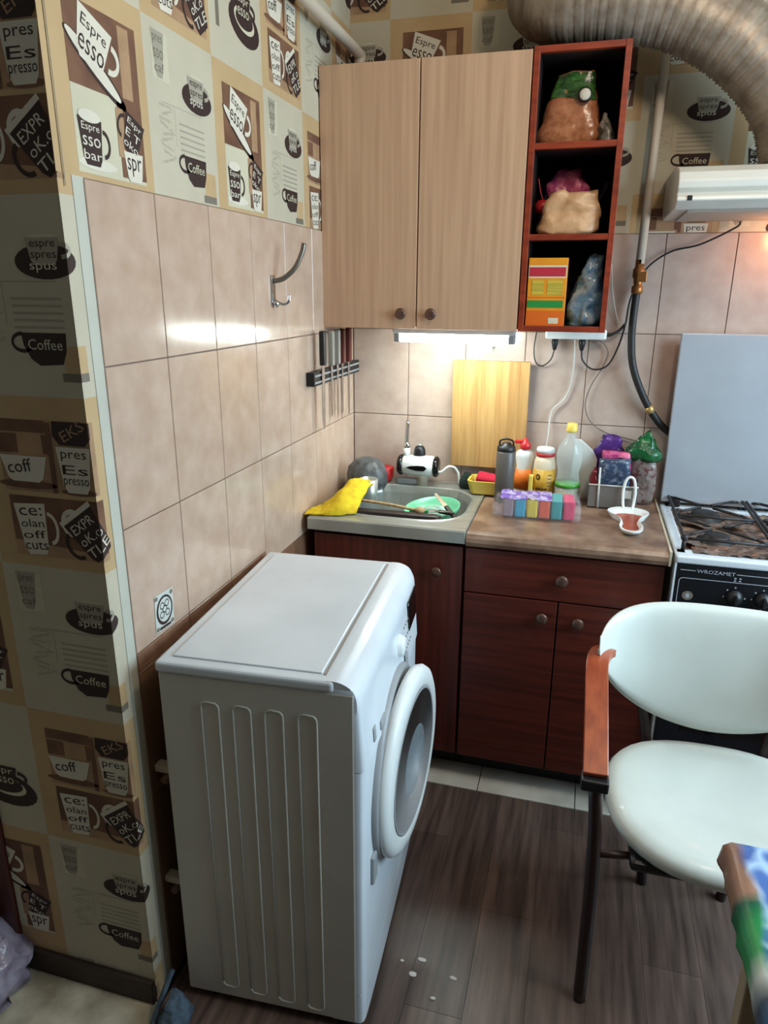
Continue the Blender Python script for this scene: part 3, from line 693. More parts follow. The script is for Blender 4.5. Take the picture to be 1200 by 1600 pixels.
# ------------------------------------------------------------------ wall cabinet and open shelf
rt = thing('wall_cabinet', (0, 0, 0), 'pale wood wall cabinet with two doors and round knobs above the sink', 'cabinet')
b = MB(); b.box(0.004, 0.600, -0.282, -0.006, 1.412, 2.118, M['edgeb']); b.build('body', rt)
b = MB(); b.box(0.003, 0.297, -0.302, -0.284, 1.408, 2.122, M['ash'], 0.0015); d = b.build('door', rt); knob(d, 0.253, -0.302, 1.452, 0.017, 0.018)
b = MB(); b.box(0.3005, 0.5985, -0.302, -0.284, 1.408, 2.122, M['ash'], 0.0015); d = b.build('door', rt); knob(d, 0.345, -0.302, 1.452, 0.017, 0.018)
rt = thing('open_shelf', (0, 0, 0), 'cherry red open shelf unit with three compartments right of the pale cabinet', 'shelf')
X0, X1 = 0.602, 0.846
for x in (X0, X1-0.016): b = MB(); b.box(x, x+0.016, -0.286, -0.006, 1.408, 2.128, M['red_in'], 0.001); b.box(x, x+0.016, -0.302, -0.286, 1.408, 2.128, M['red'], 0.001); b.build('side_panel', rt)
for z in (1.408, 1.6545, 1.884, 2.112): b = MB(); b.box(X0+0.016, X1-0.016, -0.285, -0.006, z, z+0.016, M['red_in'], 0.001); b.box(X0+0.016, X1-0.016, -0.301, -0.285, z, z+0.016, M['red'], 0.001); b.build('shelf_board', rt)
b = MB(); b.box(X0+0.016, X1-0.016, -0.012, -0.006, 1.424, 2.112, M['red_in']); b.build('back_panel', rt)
SZ = (1.424, 1.6705, 1.900)

# crumpled bag helper: superelliptic cross-section, noise, optional pinched top
def nvec(v):
    return Vector((noise.noise(v), noise.noise(v+Vector((31.7, 11.3, 5.9))), noise.noise(v+Vector((7.1, 43.9, 19.3)))))
def bag(mb, c, w, d, h, m, seed=0, top=0.35, pinch=0.8, nz=16, na=28, amp=0.010, lean=(0, 0), z_from=0.0, z_to=1.0, grow=0.0, a_from=0, a_to=2*PI, power=3.2, ex=0.8):
    vs = []; fs = []; full = abs(a_to-a_from-2*PI) < 1e-6
    cols_ = na if full else na+1
    for i in range(nz+1):
        t = z_from+(z_to-z_from)*i/nz
        s = 1.0 if t < pinch else 1-(1-top)*((t-pinch)/(1-pinch))**ex
        s *= (0.80+0.20*min(1, (t/0.12))**0.5) if t < 0.12 else 1
        for k in range(cols_):
            a = a_from+(a_to-a_from)*k/na
            ca, sa = math.cos(a), math.sin(a)
            r = 1/((abs(ca)**power+abs(sa)**power)**(1/power))
            x = ca*r*(w/2+grow)*(s if top < 2 else 1); y = sa*r*(d/2+grow)*(s**0.7)
            z = h*t
            nv = nvec(Vector((x*22+seed*3.1, y*22, z*22)))*amp + nvec(Vector((x*60+seed, y*60, z*60)))*amp*0.4
            fz = min(1, t*8)
            vs.append((c[0]+x+lean[0]*t+nv.x, c[1]+y+lean[1]*t+nv.y, c[2]+max(0.0, z+nv.z*fz)))
    for i in range(nz):
        for k in range(na):
            k2 = (k+1) % cols_
            fs.append((i*cols_+k, i*cols_+k2, (i+1)*cols_+k2, (i+1)*cols_+k))
    if full and z_from == 0: fs.append(tuple(range(cols_)))
    if full and z_to == 1: fs.append(tuple(nz*cols_+k for k in range(cols_)))
    mb.add(vs, fs, m, True)
    return mb
# top compartment
rt = thing('grain_bag', (0.700, -0.20, SZ[2]), 'clear bag of brown grain with a green label in the top shelf compartment', 'bag')
b = MB(); bag(b, (0, 0, 0), 0.162, 0.10, 0.178, M['grain'], 1, 0.60, 0.10, lean=(0.010, 0), power=6, ex=1.2, amp=0.009, nz=26); b.build('bag', rt)
b = MB(); bag(b, (0, 0, 0), 0.162, 0.10, 0.178, M['greenlab'], 1, 0.60, 0.10, lean=(0.010, 0), power=6, ex=1.2, amp=0.009, z_from=0.64, z_to=0.99, grow=0.002, a_from=PI+0.35, a_to=2*PI-0.35); b.build('label', rt)
b = MB(); b.lathe([(0.0, -0.008), (0.011, -0.008), (0.0145, -0.005), (0.015, -0.001)], (0.038, -0.058, 0.118), M['w_white'], 18, 'Y'); b.lathe([(0.0150, -0.005), (0.0185, -0.004), (0.0185, 0.003), (0.0150, 0.003)], (0.038, -0.058, 0.118), M['black'], 18, 'Y'); b.build('round_seal', rt)
rt = bag(MB(), (0, 0, 0), 0.045, 0.07, 0.075, M['greyfilm'], 5, 0.3, 0.5, amp=0.012).build('crumpled_bag'); rt.location = (0.798, -0.22, SZ[2]); tag(rt, 'small crumpled grey bag beside the brown grain bag in the top compartment', 'bag')
# middle compartment
rt = bag(MB(), (0, 0, 0), 0.172, 0.10, 0.112, M['flour'], 2, 0.76, 0.15, amp=0.014, lean=(0.006, 0), power=6, ex=1.0, nz=24).build('flour_bag'); rt.location = (0.722, -0.232, SZ[1]); tag(rt, 'torn-open beige paper bag of flour in the middle shelf compartment', 'bag')
rt = bag(MB(), (0, 0, 0), 0.120, 0.05, 0.185, M['pinkw'], 4, 0.45, 0.75, amp=0.014).build('snack_packet'); rt.location = (0.712, -0.150, SZ[1]); tag(rt, 'pink and purple packet standing behind the beige flour bag', 'packet')
b = MB(); b.lathe([(0.0, 0.0), (0.015, 0.002), (0.022, 0.014), (0.022, 0.026), (0.014, 0.037), (0.0, 0.040)], (0, 0, 0), M['redp'], 18); b.tube(smooth_path([(0, 0, 0.038), (-0.008, 0.0, 0.06), (-0.016, 0, 0.095)]), 0.0016, M['redp'], 6); b.lathe([(0.012, -0.058), (0.012, 0.0)], (0, 0, 0), M['black'], 12)
rt = b.build('red_whisk'); rt.location = (0.644, -0.22, SZ[1]+0.058); tag(rt, 'shiny red knob with a thin curved stalk left of the flour bag', 'utensil')
b = MB(); b.box(-0.006, 0.006, -0.004, 0.004, 0.0, 0.175, M['grey_pl'], 0.002, mtx=Matrix.Rotation(0.42, 4, 'Y')); rt = b.build('grey_stick'); rt.location = (0.748, -0.035, SZ[1]+0.001); tag(rt, 'flat grey stick leaning behind the pink packet in the middle compartment', 'utensil')
rt = bag(MB(), (0, 0, 0), 0.055, 0.06, 0.15, M['navyw'], 7, 0.4, 0.6, amp=0.012).build('dark_packet'); rt.location = (0.650, -0.09, SZ[1]); tag(rt, 'dark blue packet at the left back of the middle compartment', 'packet')
# bottom compartment
rt = thing('carton_box', (0.622, -0.288, SZ[0]), 'orange and yellow cardboard box with red and green stripes in the bottom compartment', 'box')
b = MB(); b.box(0, 0.108, 0, 0.045, 0, 0.185, M['boxor'], 0.001); b.build('box', rt)
b = MB(); yv = -0.0006
def strip_(x0, x1, z0, z1, m, k=1): b.add([(x0, -0.0004*k, z0), (x1, -0.0004*k, z0), (x1, -0.0004*k, z1), (x0, -0.0004*k, z1)], [(0, 1, 2, 3)], M[m])
strip_(0.003, 0.104, 0.135, 0.160, 'boxred', 2); strip_(0.001, 0.106, 0.131, 0.165, 'pale', 1); strip_(0.012, 0.045, 0.085, 0.125, 'boxyel', 2); strip_(0.055, 0.098, 0.085, 0.125, 'boxyel', 2)
strip_(0.002, 0.102, 0.050, 0.070, 'boxgrn', 2); strip_(0.0, 0.108, 0.0, 0.042, 'boxor2', 1); strip_(0.064, 0.092, 0.006, 0.022, 'pale', 2); strip_(0.002, 0.106, 0.076, 0.080, 'boxor2', 1)
b.build('printed_front', rt, fix=False)
rt = bag(MB(), (0, 0, 0), 0.100, 0.09, 0.185, M['bluefilm'], 9, 0.28, 0.35, amp=0.020, lean=(0.034, 0), nz=24, ex=1.1).build('blue_bag'); rt.location = (0.776, -0.215, SZ[0]); tag(rt, 'crumpled blue and white plastic bag beside the orange box', 'bag')
rt = bag(MB(), (0, 0, 0), 0.17, 0.08, 0.19, M['darkbag'], 3, 0.6, 0.6, amp=0.012).build('dark_bag'); rt.location = (0.715, -0.085, SZ[0]); tag(rt, 'dark brown patterned bag at the back of the bottom compartment', 'bag')

# lamp under the cabinet
rt = thing('under_cabinet_lamp', (0, 0, 0), 'lit white fluorescent strip lamp fixed under the pale wall cabinet', 'lamp')
b = MB(); b.box(0.215, 0.590, -0.262, -0.205, 1.392, 1.4115, M['white_pl'], 0.003); b.build('housing', rt)
b = MB(); b.tube([(0.235, -0.235, 1.379), (0.572, -0.235, 1.379)], 0.014, M['tubeglow'], 14); b.build('tube', rt)
for x in (0.218, 0.572): b = MB(); b.box(x, x+0.018, -0.256, -0.212, 1.366, 1.392, M['grey_pl'], 0.003); b.build('end_cap', rt)

# ------------------------------------------------------------------ cutting board on its hook
rt = thing('cutting_board', (0, 0, 0), 'rectangular bamboo cutting board hung by a wire loop against the tiles', 'cutting board')
Mx = Matrix.Translation((0.372, -0.040, 1.015)) @ Matrix.Rotation(0.04, 4, 'X')
w = 0.256; edges = [0, 0.035, 0.085, 0.10, 0.15, 0.19, 0.225, w]
for a, c in zip(edges[:-1], edges[1:]): b = MB(); b.box(a, c, 0, 0.016, -0.085, 0.282, M['bamboo'], 0.001, 1, mtx=Mx); b.build('bamboo_strip', rt)
b = MB(); b.tube([Mx @ Vector((0.128+0.048*math.cos(a), 0.008, 0.277+0.030*math.sin(a))) for a in [PI*k/14 for k in range(15)]], 0.0016, M['steel'], 6); b.build('wire_loop', rt)
b = MB(); b.tube(smooth_path([(0.50, -0.004, 1.335), (0.50, -0.028, 1.333), (0.50, -0.031, 1.325), (0.50, -0.033, 1.334)]), 0.0018, M['steel'], 6); b.lathe([(0.006, 0), (0.005, -0.004), (0, -0.005)], (0.50, -0.004, 1.335), M['steel'], 10, 'Y'); b.tube([(0.50, -0.028, 1.333), (0.50, -0.029, 1.35)], 0.0014, M['steel'], 6)
tag(b.build('wall_hook'), 'thin wire hook on the tiles holding up the bamboo board', 'hook')

# ------------------------------------------------------------------ knife rack and knives
rt = thing('knife_rack', (0, 0, 0), 'black magnetic knife bar mounted on the left wall under the cabinet', 'knife rack')
b = MB(); b.box(0.004, 0.030, -0.463, -0.022, 1.243, 1.284, M['black'], 0.002); b.build('bar', rt)
b = MB(); b.box(0.030, 0.0315, -0.458, -0.026, 1.250, 1.256, M['grey_pl']); b.box(0.030, 0.0315, -0.458, -0.026, 1.270, 1.276, M['grey_pl']); b.build('magnet_strip', rt)
def knife(y, z0, z1, zt, bw, hm, label, lean=0.0, hw=0.020):
    rt = thing('kitchen_knife', (0.0335, y, 1.264), label, 'knife')
    b = MB(); P_ = [(-bw/2, z1-1.264), (-bw/2, z0-1.264+0.03), (-bw*0.1, z0-1.264), (bw/2, z0-1.264+0.012), (bw/2, z1-1.264)]
    b.prism(P_, -0.001, 0.001, M['steel2'], 'YZ'); b.build('blade', rt)
    b = MB(); b.box(-0.008, 0.009, -hw/2, hw/2, z1-1.264, zt-1.264, M[hm], 0.004); b.build('handle', rt)
    return rt
knife(-0.395, 1.105, 1.300, 1.402, 0.022, 'black', 'knife with thick black handle, leftmost on the magnetic bar', hw=0.024)
knife(-0.318, 1.130, 1.292, 1.398, 0.016, 'greyknife', 'knife with pale grey handle, second from the left on the magnetic bar')
knife(-0.262, 1.118, 1.292, 1.400, 0.018, 'steel', 'knife with plain steel handle in the middle of the magnetic bar')
knife(-0.215, 1.125, 1.290, 1.400, 0.014, 'w_red', 'knife with slim brown handle just right of the steel-handled knife', hw=0.014)
knife(-0.150, 1.110, 1.290, 1.400, 0.018, 'w_red', 'knife with broad brown handle, rightmost on the magnetic bar', hw=0.024)

# ------------------------------------------------------------------ hooks, sticker and fittings on the left wall
rt = thing('wall_bracket', (0, 0, 0), 'folding metal wall hook with a long curved arm on the left tiled wall', 'hook')
b = MB(); b.box(0.004, 0.009, -0.690, -0.668, 1.480, 1.555, M['steel2'], 0.002); b.build('plate', rt)
b = MB()
path = smooth_path([(0.010, -0.679, 1.540), (0.035, -0.672, 1.548), (0.062, -0.664, 1.572), (0.078, -0.655, 1.606), (0.084, -0.650, 1.632)])
for p_ in (0,): b.tube(path, 0.0065, mat('dull_steel', (120, 112, 102), 0.35, metal=0.6), 8)
b.build('arm', rt)
b = MB(); b.tube(smooth_path([(0.010, -0.679, 1.492), (0.030, -0.675, 1.483), (0.045, -0.672, 1.490), (0.048, -0.670, 1.507)]), 0.004, M['chrome'], 8); b.lathe([(0.009, 0.0), (0.010, 0.008), (0.004, 0.013)], (0.009, -0.679, 1.484), M['chrome'], 12, 'X'); b.build('small_hook', rt)
rt = thing('wall_sticker', (0, 0, 0), 'square white sticker with a round black pattern low on the left tiled wall', 'sticker')
b = MB(); Ms = Matrix.Translation((0.0046, -1.283, 0.886)) @ Matrix.Rotation(-0.05, 4, 'X')
b.box(0, 0.0006, -0.033, 0.033, -0.040, 0.040, M['sticker'], mtx=Ms)
b.build('paper', rt)
b = MB()
p = Print(b, lambda a, z, d: tuple(Ms @ Vector((0.0006+d, a, z))), (-0.033, 0.033, -0.04, 0.04)); p.patch(-0.033, -0.040, 0.066, 0.080)
p.ell(0.5, 0.52, 0.44, 0.40, 'w_dark', 1); p.ell(0.5, 0.53, 0.36, 0.33, 'sticker', 2)
for u, v in ((0.36, 0.66), (0.62, 0.68), (0.34, 0.42), (0.64, 0.42), (0.5, 0.54)): p.ring(u, v, 0.12, 0.10, 0.03, 'w_dark', 3)
for u, v in ((0.08, 0.92), (0.9, 0.9), (0.1, 0.08), (0.9, 0.1)): p.ell(u, v, 0.08, 0.06, 'w_mid', 1)
p.rect(0.2, 0.8, 0.03, 0.10, 'w_dark', 1); b.build('printed_pattern', rt, fix=False)
for k, (y, z) in enumerate(((-1.36, 0.555), (-1.365, 0.27))):
    b = MB(); b.box(0.004, 0.045, y-0.012, y+0.012, z, z+0.016, M['pipe'], 0.003); b.tube([(0.03, y-0.02, z-0.012), (0.03, y+0.02, z-0.012)], 0.009, M['tile_brown'], 8)
    tag(b.build('pipe_clip'), ('pale pipe clip on the wall behind the washing machine, the upper one', 'pale pipe clip on the wall behind the washing machine, the lower one')[k], 'clip', 'pipe clips behind the machine')

# ------------------------------------------------------------------ pipes
b = MB(); b.tube(smooth_path([(0.045, -1.44, 2.215), (0.045, -0.7, 2.215), (0.045, -0.09, 2.215), (0.045, -0.050, 2.195), (0.045, -0.045, 2.13)]), 0.016, M['pipe'], 14)
tag(b.build('water_pipe'), 'white painted pipe running level along the wallpaper of the left wall', 'pipe')
b = MB(); b.tube([(0.80, -0.040, 2.205), (2.38, -0.040, 2.205)], 0.013, M['pipe'], 14)
tag(b.build('heating_pipe'), 'white painted pipe running level on the back wall right of the grey duct', 'pipe')
rt = thing('gas_pipe', (0, 0, 0), 'white upright gas pipe with brass valve on the back wall right of the shelf unit', 'pipe')
b = MB(); b.tube([(0.934, -0.045, 1.600), (0.944, -0.045, 2.20)], 0.013, M['pipe'], 14); b.build('pipe', rt)
b = MB(); b.lathe([(0.013, 0.0), (0.017, 0.004), (0.017, 0.022), (0.012, 0.026), (0.014, 0.045), (0.018, 0.050), (0.018, 0.072), (0.013, 0.078), (0.013, 0.10)], (0.934, -0.045, 1.512), M['brass'], 14)
b.build('valve', rt)
b = MB(); b.box(-0.006, 0.006, -0.035, -0.012, -0.004, 0.004, M['brass'], 0.002, mtx=Matrix.Translation((0.934, -0.045, 1.565))); b.box(-0.006, 0.022, -0.042, -0.034, -0.018, 0.012, M['brass'], 0.002, mtx=Matrix.Translation((0.934, -0.045, 1.565))); b.build('valve_handle', rt)
rt = thing('gas_hose', (0, 0, 0), 'thick black rubber gas hose curving from the brass valve to behind the stove', 'hose')
hp = smooth_path([(0.934, -0.045, 1.515), (0.932, -0.045, 1.45), (0.934, -0.045, 1.37), (0.948, -0.045, 1.29), (0.985, -0.042, 1.205), (1.03, -0.030, 1.135), (1.075, -0.022, 1.09), (1.13, -0.020, 1.06)], 8)
b = MB(); b.tube(hp, 0.0115, M['rubber'], 12); b.build('hose', rt)
b = MB(); b.tube(hp[36:39], 0.0135, mat('gold_hose_collar', (190, 160, 100), 0.35, metal=0.5), 12); b.build('collar', rt)

# ------------------------------------------------------------------ hood, duct
rt = thing('cooker_hood', (0, 0, 0), 'white cooker hood with rounded front edge mounted over the stove', 'hood')
b = MB(); pf = [(-0.008, 1.728), (-0.008, 1.838), (-0.30, 1.838), (-0.385, 1.832), (-0.425, 1.815), (-0.440, 1.79), (-0.436, 1.775), (-0.405, 1.768), (-0.400, 1.752), (-0.44, 1.742), (-0.443, 1.732), (-0.36, 1.716)]
pf = [(-0.008, 1.722), (-0.008, 1.838), (-0.25, 1.836), (-0.34, 1.822), (-0.375, 1.806), (-0.390, 1.785), (-0.388, 1.768), (-0.372, 1.758), (-0.392, 1.748), (-0.394, 1.738), (-0.35, 1.722)]
n = len(pf); vs = [(0.985, y, z) for y, z in pf]+[(1.585, y, z) for y, z in pf]
b.add(vs, [tuple(range(n)), tuple(range(2*n-1, n-1, -1))]+[(i, (i+1) % n, n+(i+1) % n, n+i) for i in range(n)], M['hood']); b.build('shell', rt, bevel=0.003)
b = MB(); b.box(1.02, 1.55, -0.33, -0.04, 1.717, 1.7225, M['hood_grey'], 0.001); b.build('filter_grille', rt)
b = MB(); b.lathe([(0.026, 0.0), (0.024, -0.012), (0.012, -0.020), (0.0, -0.022)], (1.33, -0.15, 1.717), M['bulbglow'], 16); b.build('bulb', rt)
b = MB(); b.box(1.01, 1.022, -0.395, -0.388, 1.738, 1.75, M['black'], 0.001); b.build('switch', rt)
b = MB(); b.lathe([(0.078, 0.0), (0.078, 0.03), (0.070, 0.034)], (1.285, -0.20, 1.836), M['hood'], 28); b.build('outlet_collar', rt)
b = MB()
dp = smooth_path([(0.60, -0.07, 2.33), (0.60, -0.14, 2.285), (0.66, -0.20, 2.245), (0.78, -0.21, 2.238), (0.93, -0.21, 2.215), (1.06, -0.21, 2.155), (1.17, -0.205, 2.07), (1.25, -0.20, 1.97), (1.285, -0.20, 1.868)], 22)
b.tube(dp, 0.09, M['duct'], 36, rf=lambda t, i: 0.092+0.0022*math.cos(i*PI)+0.0012*math.sin(i*1.3))
tag(b.build('ventilation_duct'), 'large ribbed grey flexible duct arching over the shelf unit to the cooker hood', 'duct')

# ------------------------------------------------------------------ power strip and cables
rt = thing('power_strip', (0, 0, 0), 'white power strip fixed to the wall under the red shelf unit', 'power strip')
b = MB(); b.box(0.668, 0.858, -0.050, -0.005, 1.372, 1.404, M['white_pl'], 0.006); b.build('case', rt)
for x in (0.700, 0.785):
    b = MB(); b.lathe([(0.010, 0.0), (0.011, -0.012), (0.006, -0.034), (0.004, -0.036)], (x, -0.030, 1.372), M['black'], 12); b.build('plug', rt)
def cable(name, pts, r, m, label, n=8):
    b = MB(); b.tube(smooth_path(pts, n), r, M[m], 7); return tag(b.build(name), label, 'cable')
cable('power_cable', [(0.700, -0.030, 1.338), (0.690, -0.028, 1.305), (0.665, -0.022, 1.284), (0.642, -0.020, 1.295), (0.634, -0.02, 1.34), (0.640, -0.020, 1.405)], 0.0022, 'black', 'thin black cable looping up under the shelf from the left plug')
cable('power_cable', [(0.785, -0.030, 1.338), (0.792, -0.028, 1.305), (0.825, -0.022, 1.278), (0.868, -0.020, 1.290), (0.895, -0.020, 1.345), (0.912, -0.018, 1.42), (0.920, -0.018, 1.50), (0.955, -0.018, 1.585), (1.02, -0.02, 1.635), (1.10, -0.025, 1.655), (1.19, -0.03, 1.70), (1.20, -0.035, 1.716)], 0.0028, 'black', 'black cable looping from the power strip up to the cooker hood')
cable('power_cable', [(0.858, -0.030, 1.385), (0.872, -0.03, 1.388), (0.895, -0.025, 1.402), (0.910, -0.020, 1.42)], 0.0045, 'black', 'short thick black cable leaving the right end of the power strip')
cable('thin_cable', [(0.815, -0.022, 1.372), (0.850, -0.020, 1.362), (0.868, -0.018, 1.330), (0.856, -0.016, 1.285), (0.825, -0.016, 1.225), (0.812, -0.016, 1.160), (0.835, -0.016, 1.105), (0.885, -0.016, 1.072), (0.945, -0.016, 1.058), (0.985, -0.020, 1.05)], 0.0020, 'cable_g', 'thin brownish cable curling down the tiles towards the green packet')
cable('white_cable', [(0.762, -0.030, 1.372), (0.765, -0.022, 1.30), (0.760, -0.016, 1.225), (0.742, -0.016, 1.175), (0.712, -0.016, 1.145), (0.702, -0.016, 1.115), (0.700, -0.03, 1.05), (0.692, -0.05, 0.96), (0.690, -0.06, 0.862)], 0.0026, 'cable_w', 'thin white cable hanging down the tiles behind the oil bottle')
cable('hanging_wire', [(0.852, -0.03, 1.60), (0.862, -0.02, 1.53), (0.875, -0.02, 1.47), (0.893, -0.02, 1.42)], 0.0016, 'cable_w', 'thin pale wire hanging beside the right side of the shelf unit')

# ------------------------------------------------------------------ stove
rt = thing('gas_stove', (0, 0, 0), 'white gas stove with black control panel, dirty hob and raised lid', 'stove')
SX0, SX1, SF = 1.078, 1.578, -0.540; stove = rt
b = MB(); b.box(SX0, SX1, SF+0.012, -0.04, 0.02, 0.830, M['white_side'], 0.003); b.build('body', rt)
b = MB(); lo = [(SX0, SX1, SF-0.004, -0.035)]
b.box(SX0-0.001, SX1+0.001, SF-0.006, SF+0.055, 0.830, 0.852, M['white'], 0.006, 3); b.box(SX0-0.001, SX0+0.030, SF+0.02, -0.036, 0.830, 0.852, M['white'], 0.005); b.box(SX1-0.030, SX1+0.001, SF+0.02, -0.036, 0.830, 0.852, M['white'], 0.005); b.box(SX0+0.01, SX1-0.01, -0.075, -0.036, 0.830, 0.852, M['white'], 0.005)
b.build('hob_rim', rt)
b = MB(); N_ = 26; vs = []; fs = []
for i in range(N_+1):
    for j in range(N_+1):
        x = SX0+0.028+(SX1-SX0-0.056)*i/N_; y = SF+0.05+(0.42)*j/N_
        e = min(i, j, N_-i, N_-j)
        vs.append((x, y, 0.845-0.010*min(1, e/2)+0.006*noise.noise(Vector((x*25, y*25, 0)))))
for i in range(N_):
    for j in range(N_): fs.append((i*(N_+1)+j, i*(N_+1)+j+1, (i+1)*(N_+1)+j+1, (i+1)*(N_+1)+j))
b.add(vs, fs, M['tray'], True); b.build('hob_tray', rt)
burn = [(1.200, -0.155, 0.040), (1.200, -0.375, 0.034), (1.455, -0.155, 0.034), (1.455, -0.375, 0.045)]
for x, y, r in burn:
    b = MB(); b.lathe([(r+0.014, 0.838), (r+0.012, 0.848), (r, 0.852), (r, 0.862), (r-0.004, 0.866), (0.0, 0.867)], (x, y, 0), M['iron'], 24)
    bo = b.build('burner', rt)
    # crumpled foil around the burner
    q = MB(); vs = []; fs = []; na = 26
    for k in range(6):
        rr = r+0.016+0.010*k
        for a in range(na):
            t = 2*PI*a/na
            vs.append((x+rr*math.cos(t)*1.05, y+rr*math.sin(t)*0.95, 0.846+0.009*noise.noise(Vector((math.cos(t)*3+x*9, math.sin(t)*3+y*9, k*0.9)))+0.002))
    for k in range(5):
        for a in range(na): fs.append((k*na+a, k*na+(a+1) % na, (k+1)*na+(a+1) % na, (k+1)*na+a))
    q.add(vs, fs, M['foil'], True); q.build('foil_liner', bo)
def grate(x0, x1, y0, y1, cs):
    b = MB(); z = 0.884; t = 0.0045
    def bar(a, c, tt=t): b.tube([a, c], tt, M['iron'], 6)
    for y in (y0, y1, (y0+y1)/2): bar((x0, y, z), (x1, y, z))
    for x in (x0, x1): bar((x, y0, z), (x, y1, z))
    for cx, cy in cs:
        for dx, dy in ((1, 0.9), (-1, 0.9), (1, -0.9), (-1, -0.9)):
            bar((cx+dx*0.018, cy+dy*0.018, z), (cx+dx*0.085, cy+dy*0.085, z))
            bar((cx+dx*0.085, cy+dy*0.085, z), (min(max(cx+dx*0.11, x0), x1), cy+dy*0.105, z-0.004))
    for x in (x0, x1):
        for y in (y0, y1): b.tube([(x, y, z), (x, y, 0.846)], 0.006, M['iron'], 6); b.lathe([(0.009, z-0.004), (0.011, z+0.004), (0.006, z+0.010), (0, z+0.011)], (x, y, 0), M['iron'], 10)
    b.build('grate', rt)
grate(1.100, 1.320, -0.490, -0.050, [(1.200, -0.155), (1.200, -0.375)])
grate(1.332, 1.555, -0.490, -0.050, [(1.455, -0.155), (1.455, -0.375)])
b = MB(); Ml = Matrix.Translation((SX0-0.002, -0.066, 0.865)) @ Matrix.Rotation(-0.012, 4, 'X')
b.box(0, 0.504, 0, 0.010, 0, 0.535, M['lid'], 0.004, 2, mtx=Ml); lid = b.build('raised_lid', rt)
for x in (0.03, 0.44): b = MB(); b.box(x, x+0.03, -0.012, 0.0, -0.012, 0.012, M['iron'], 0.003, mtx=Ml); b.build('hinge', lid)
b = MB(); b.box(SX0+0.004, SX1-0.004, SF-0.006, SF+0.012, 0.690, 0.829, M['black_en'], 0.003); cp = b.build('control_panel', rt)
for x in (SX0-0.001, SX1-0.004): b = MB(); b.box(x, x+0.005, SF-0.006, SF+0.012, 0.02, 0.830, M['white']); b.build('side_trim', rt)
b = MB(); yp = SF-0.0062
p = Print(b, lambda a, z, d: (a, yp-d, z), (SX0, SX1, 0.69, 0.83)); p.patch(0, 0, 1, 1)
def line(x0, x1, z0, z1): p.rect(x0, x1, z0, z1, 'panelwhite', 1)
line(1.092, 1.130, 0.8135, 0.8155); line(1.230, 1.56, 0.8135, 0.8155)
p.text('WROZAMET', 1.180, 0.8145, 0.094, 0.010, 'panelwhite', 1)
x0, x1, z0, z1, r = 1.092, 1.56, 0.712, 0.792, 0.010
line(x0+r, x1-r, z1-0.001, z1+0.001); line(x0+r, x1-r, z0-0.001, z0+0.001); line(x0-0.001, x0+0.001, z0+r, z1-r); line(x1-0.001, x1+0.001, z0+r, z1-r)
for cx, cz, a in ((x1-r, z1-r, 0), (x0+r, z1-r, PI/2), (x0+r, z0+r, PI), (x1-r, z0+r, 1.5*PI)): p.ring(cx, cz, r+0.001, r+0.001, 0.002, 'panelwhite', 1, a, a+PI/2, 6)
line(1.085, 1.57, 0.699, 0.701)
p.ell(1.118, 0.742, 0.014, 0.013, 'w_mid', 1); p.ell(1.118, 0.742, 0.005, 0.007, 'panelwhite', 2)
for x in (1.228, 1.240):
    for z in (0.797, 0.804): p.ell(x, z, 0.003, 0.002, 'panelwhite', 1)
KN = [1.232, 1.300, 1.368, 1.436, 1.504]
for x in KN:
    for a in (0, PI/2, PI, 0.75*PI, 1.5*PI): p.ell(x+0.026*math.cos(a), 0.750+0.028*math.sin(a), 0.0022, 0.0022, 'panelwhite', 1)
b.build('panel_print', cp, fix=False)
for x in KN:
    b = MB(); b.lathe([(0.021, 0.0), (0.021, -0.006), (0.017, -0.010), (0.015, -0.020), (0.0, -0.021)], (x, SF-0.006, 0.750), M['black'], 24, 'Y'); b.box(x-0.004, x+0.004, SF-0.034, SF-0.020, 0.735, 0.765, M['black'], 0.002); b.build('knob', cp)
b = MB(); b.box(SX0+0.006, SX1-0.006, SF-0.012, SF+0.010, 0.245, 0.682, M['black_en'], 0.004); od = b.build('oven_door', rt)
b = MB(); b.box(SX0+0.07, SX1-0.07, SF-0.0135, SF-0.011, 0.33, 0.60, M['black_gl'], 0.002); b.build('oven_window', od)
b = MB(); b.tube([(SX0+0.05, SF-0.045, 0.655), (SX1-0.05, SF-0.045, 0.655)], 0.008, M['chrome'], 12)
for x in (SX0+0.07, SX1-0.07): b.tube([(x, SF-0.012, 0.655), (x, SF-0.045, 0.655)], 0.006, M['chrome'], 8)
b.build('handle', od)
b = MB(); b.box(SX0+0.006, SX1-0.006, SF-0.010, SF+0.010, 0.06, 0.238, M['darkwood'], 0.004); b.build('bottom_drawer', rt)
for x in (SX0+0.04, SX1-0.04):
    for y in (SF+0.05, -0.09): b = MB(); b.lathe([(0.018, 0.0), (0.016, 0.02)], (x, y, 0), M['black'], 12); b.build('foot', rt)

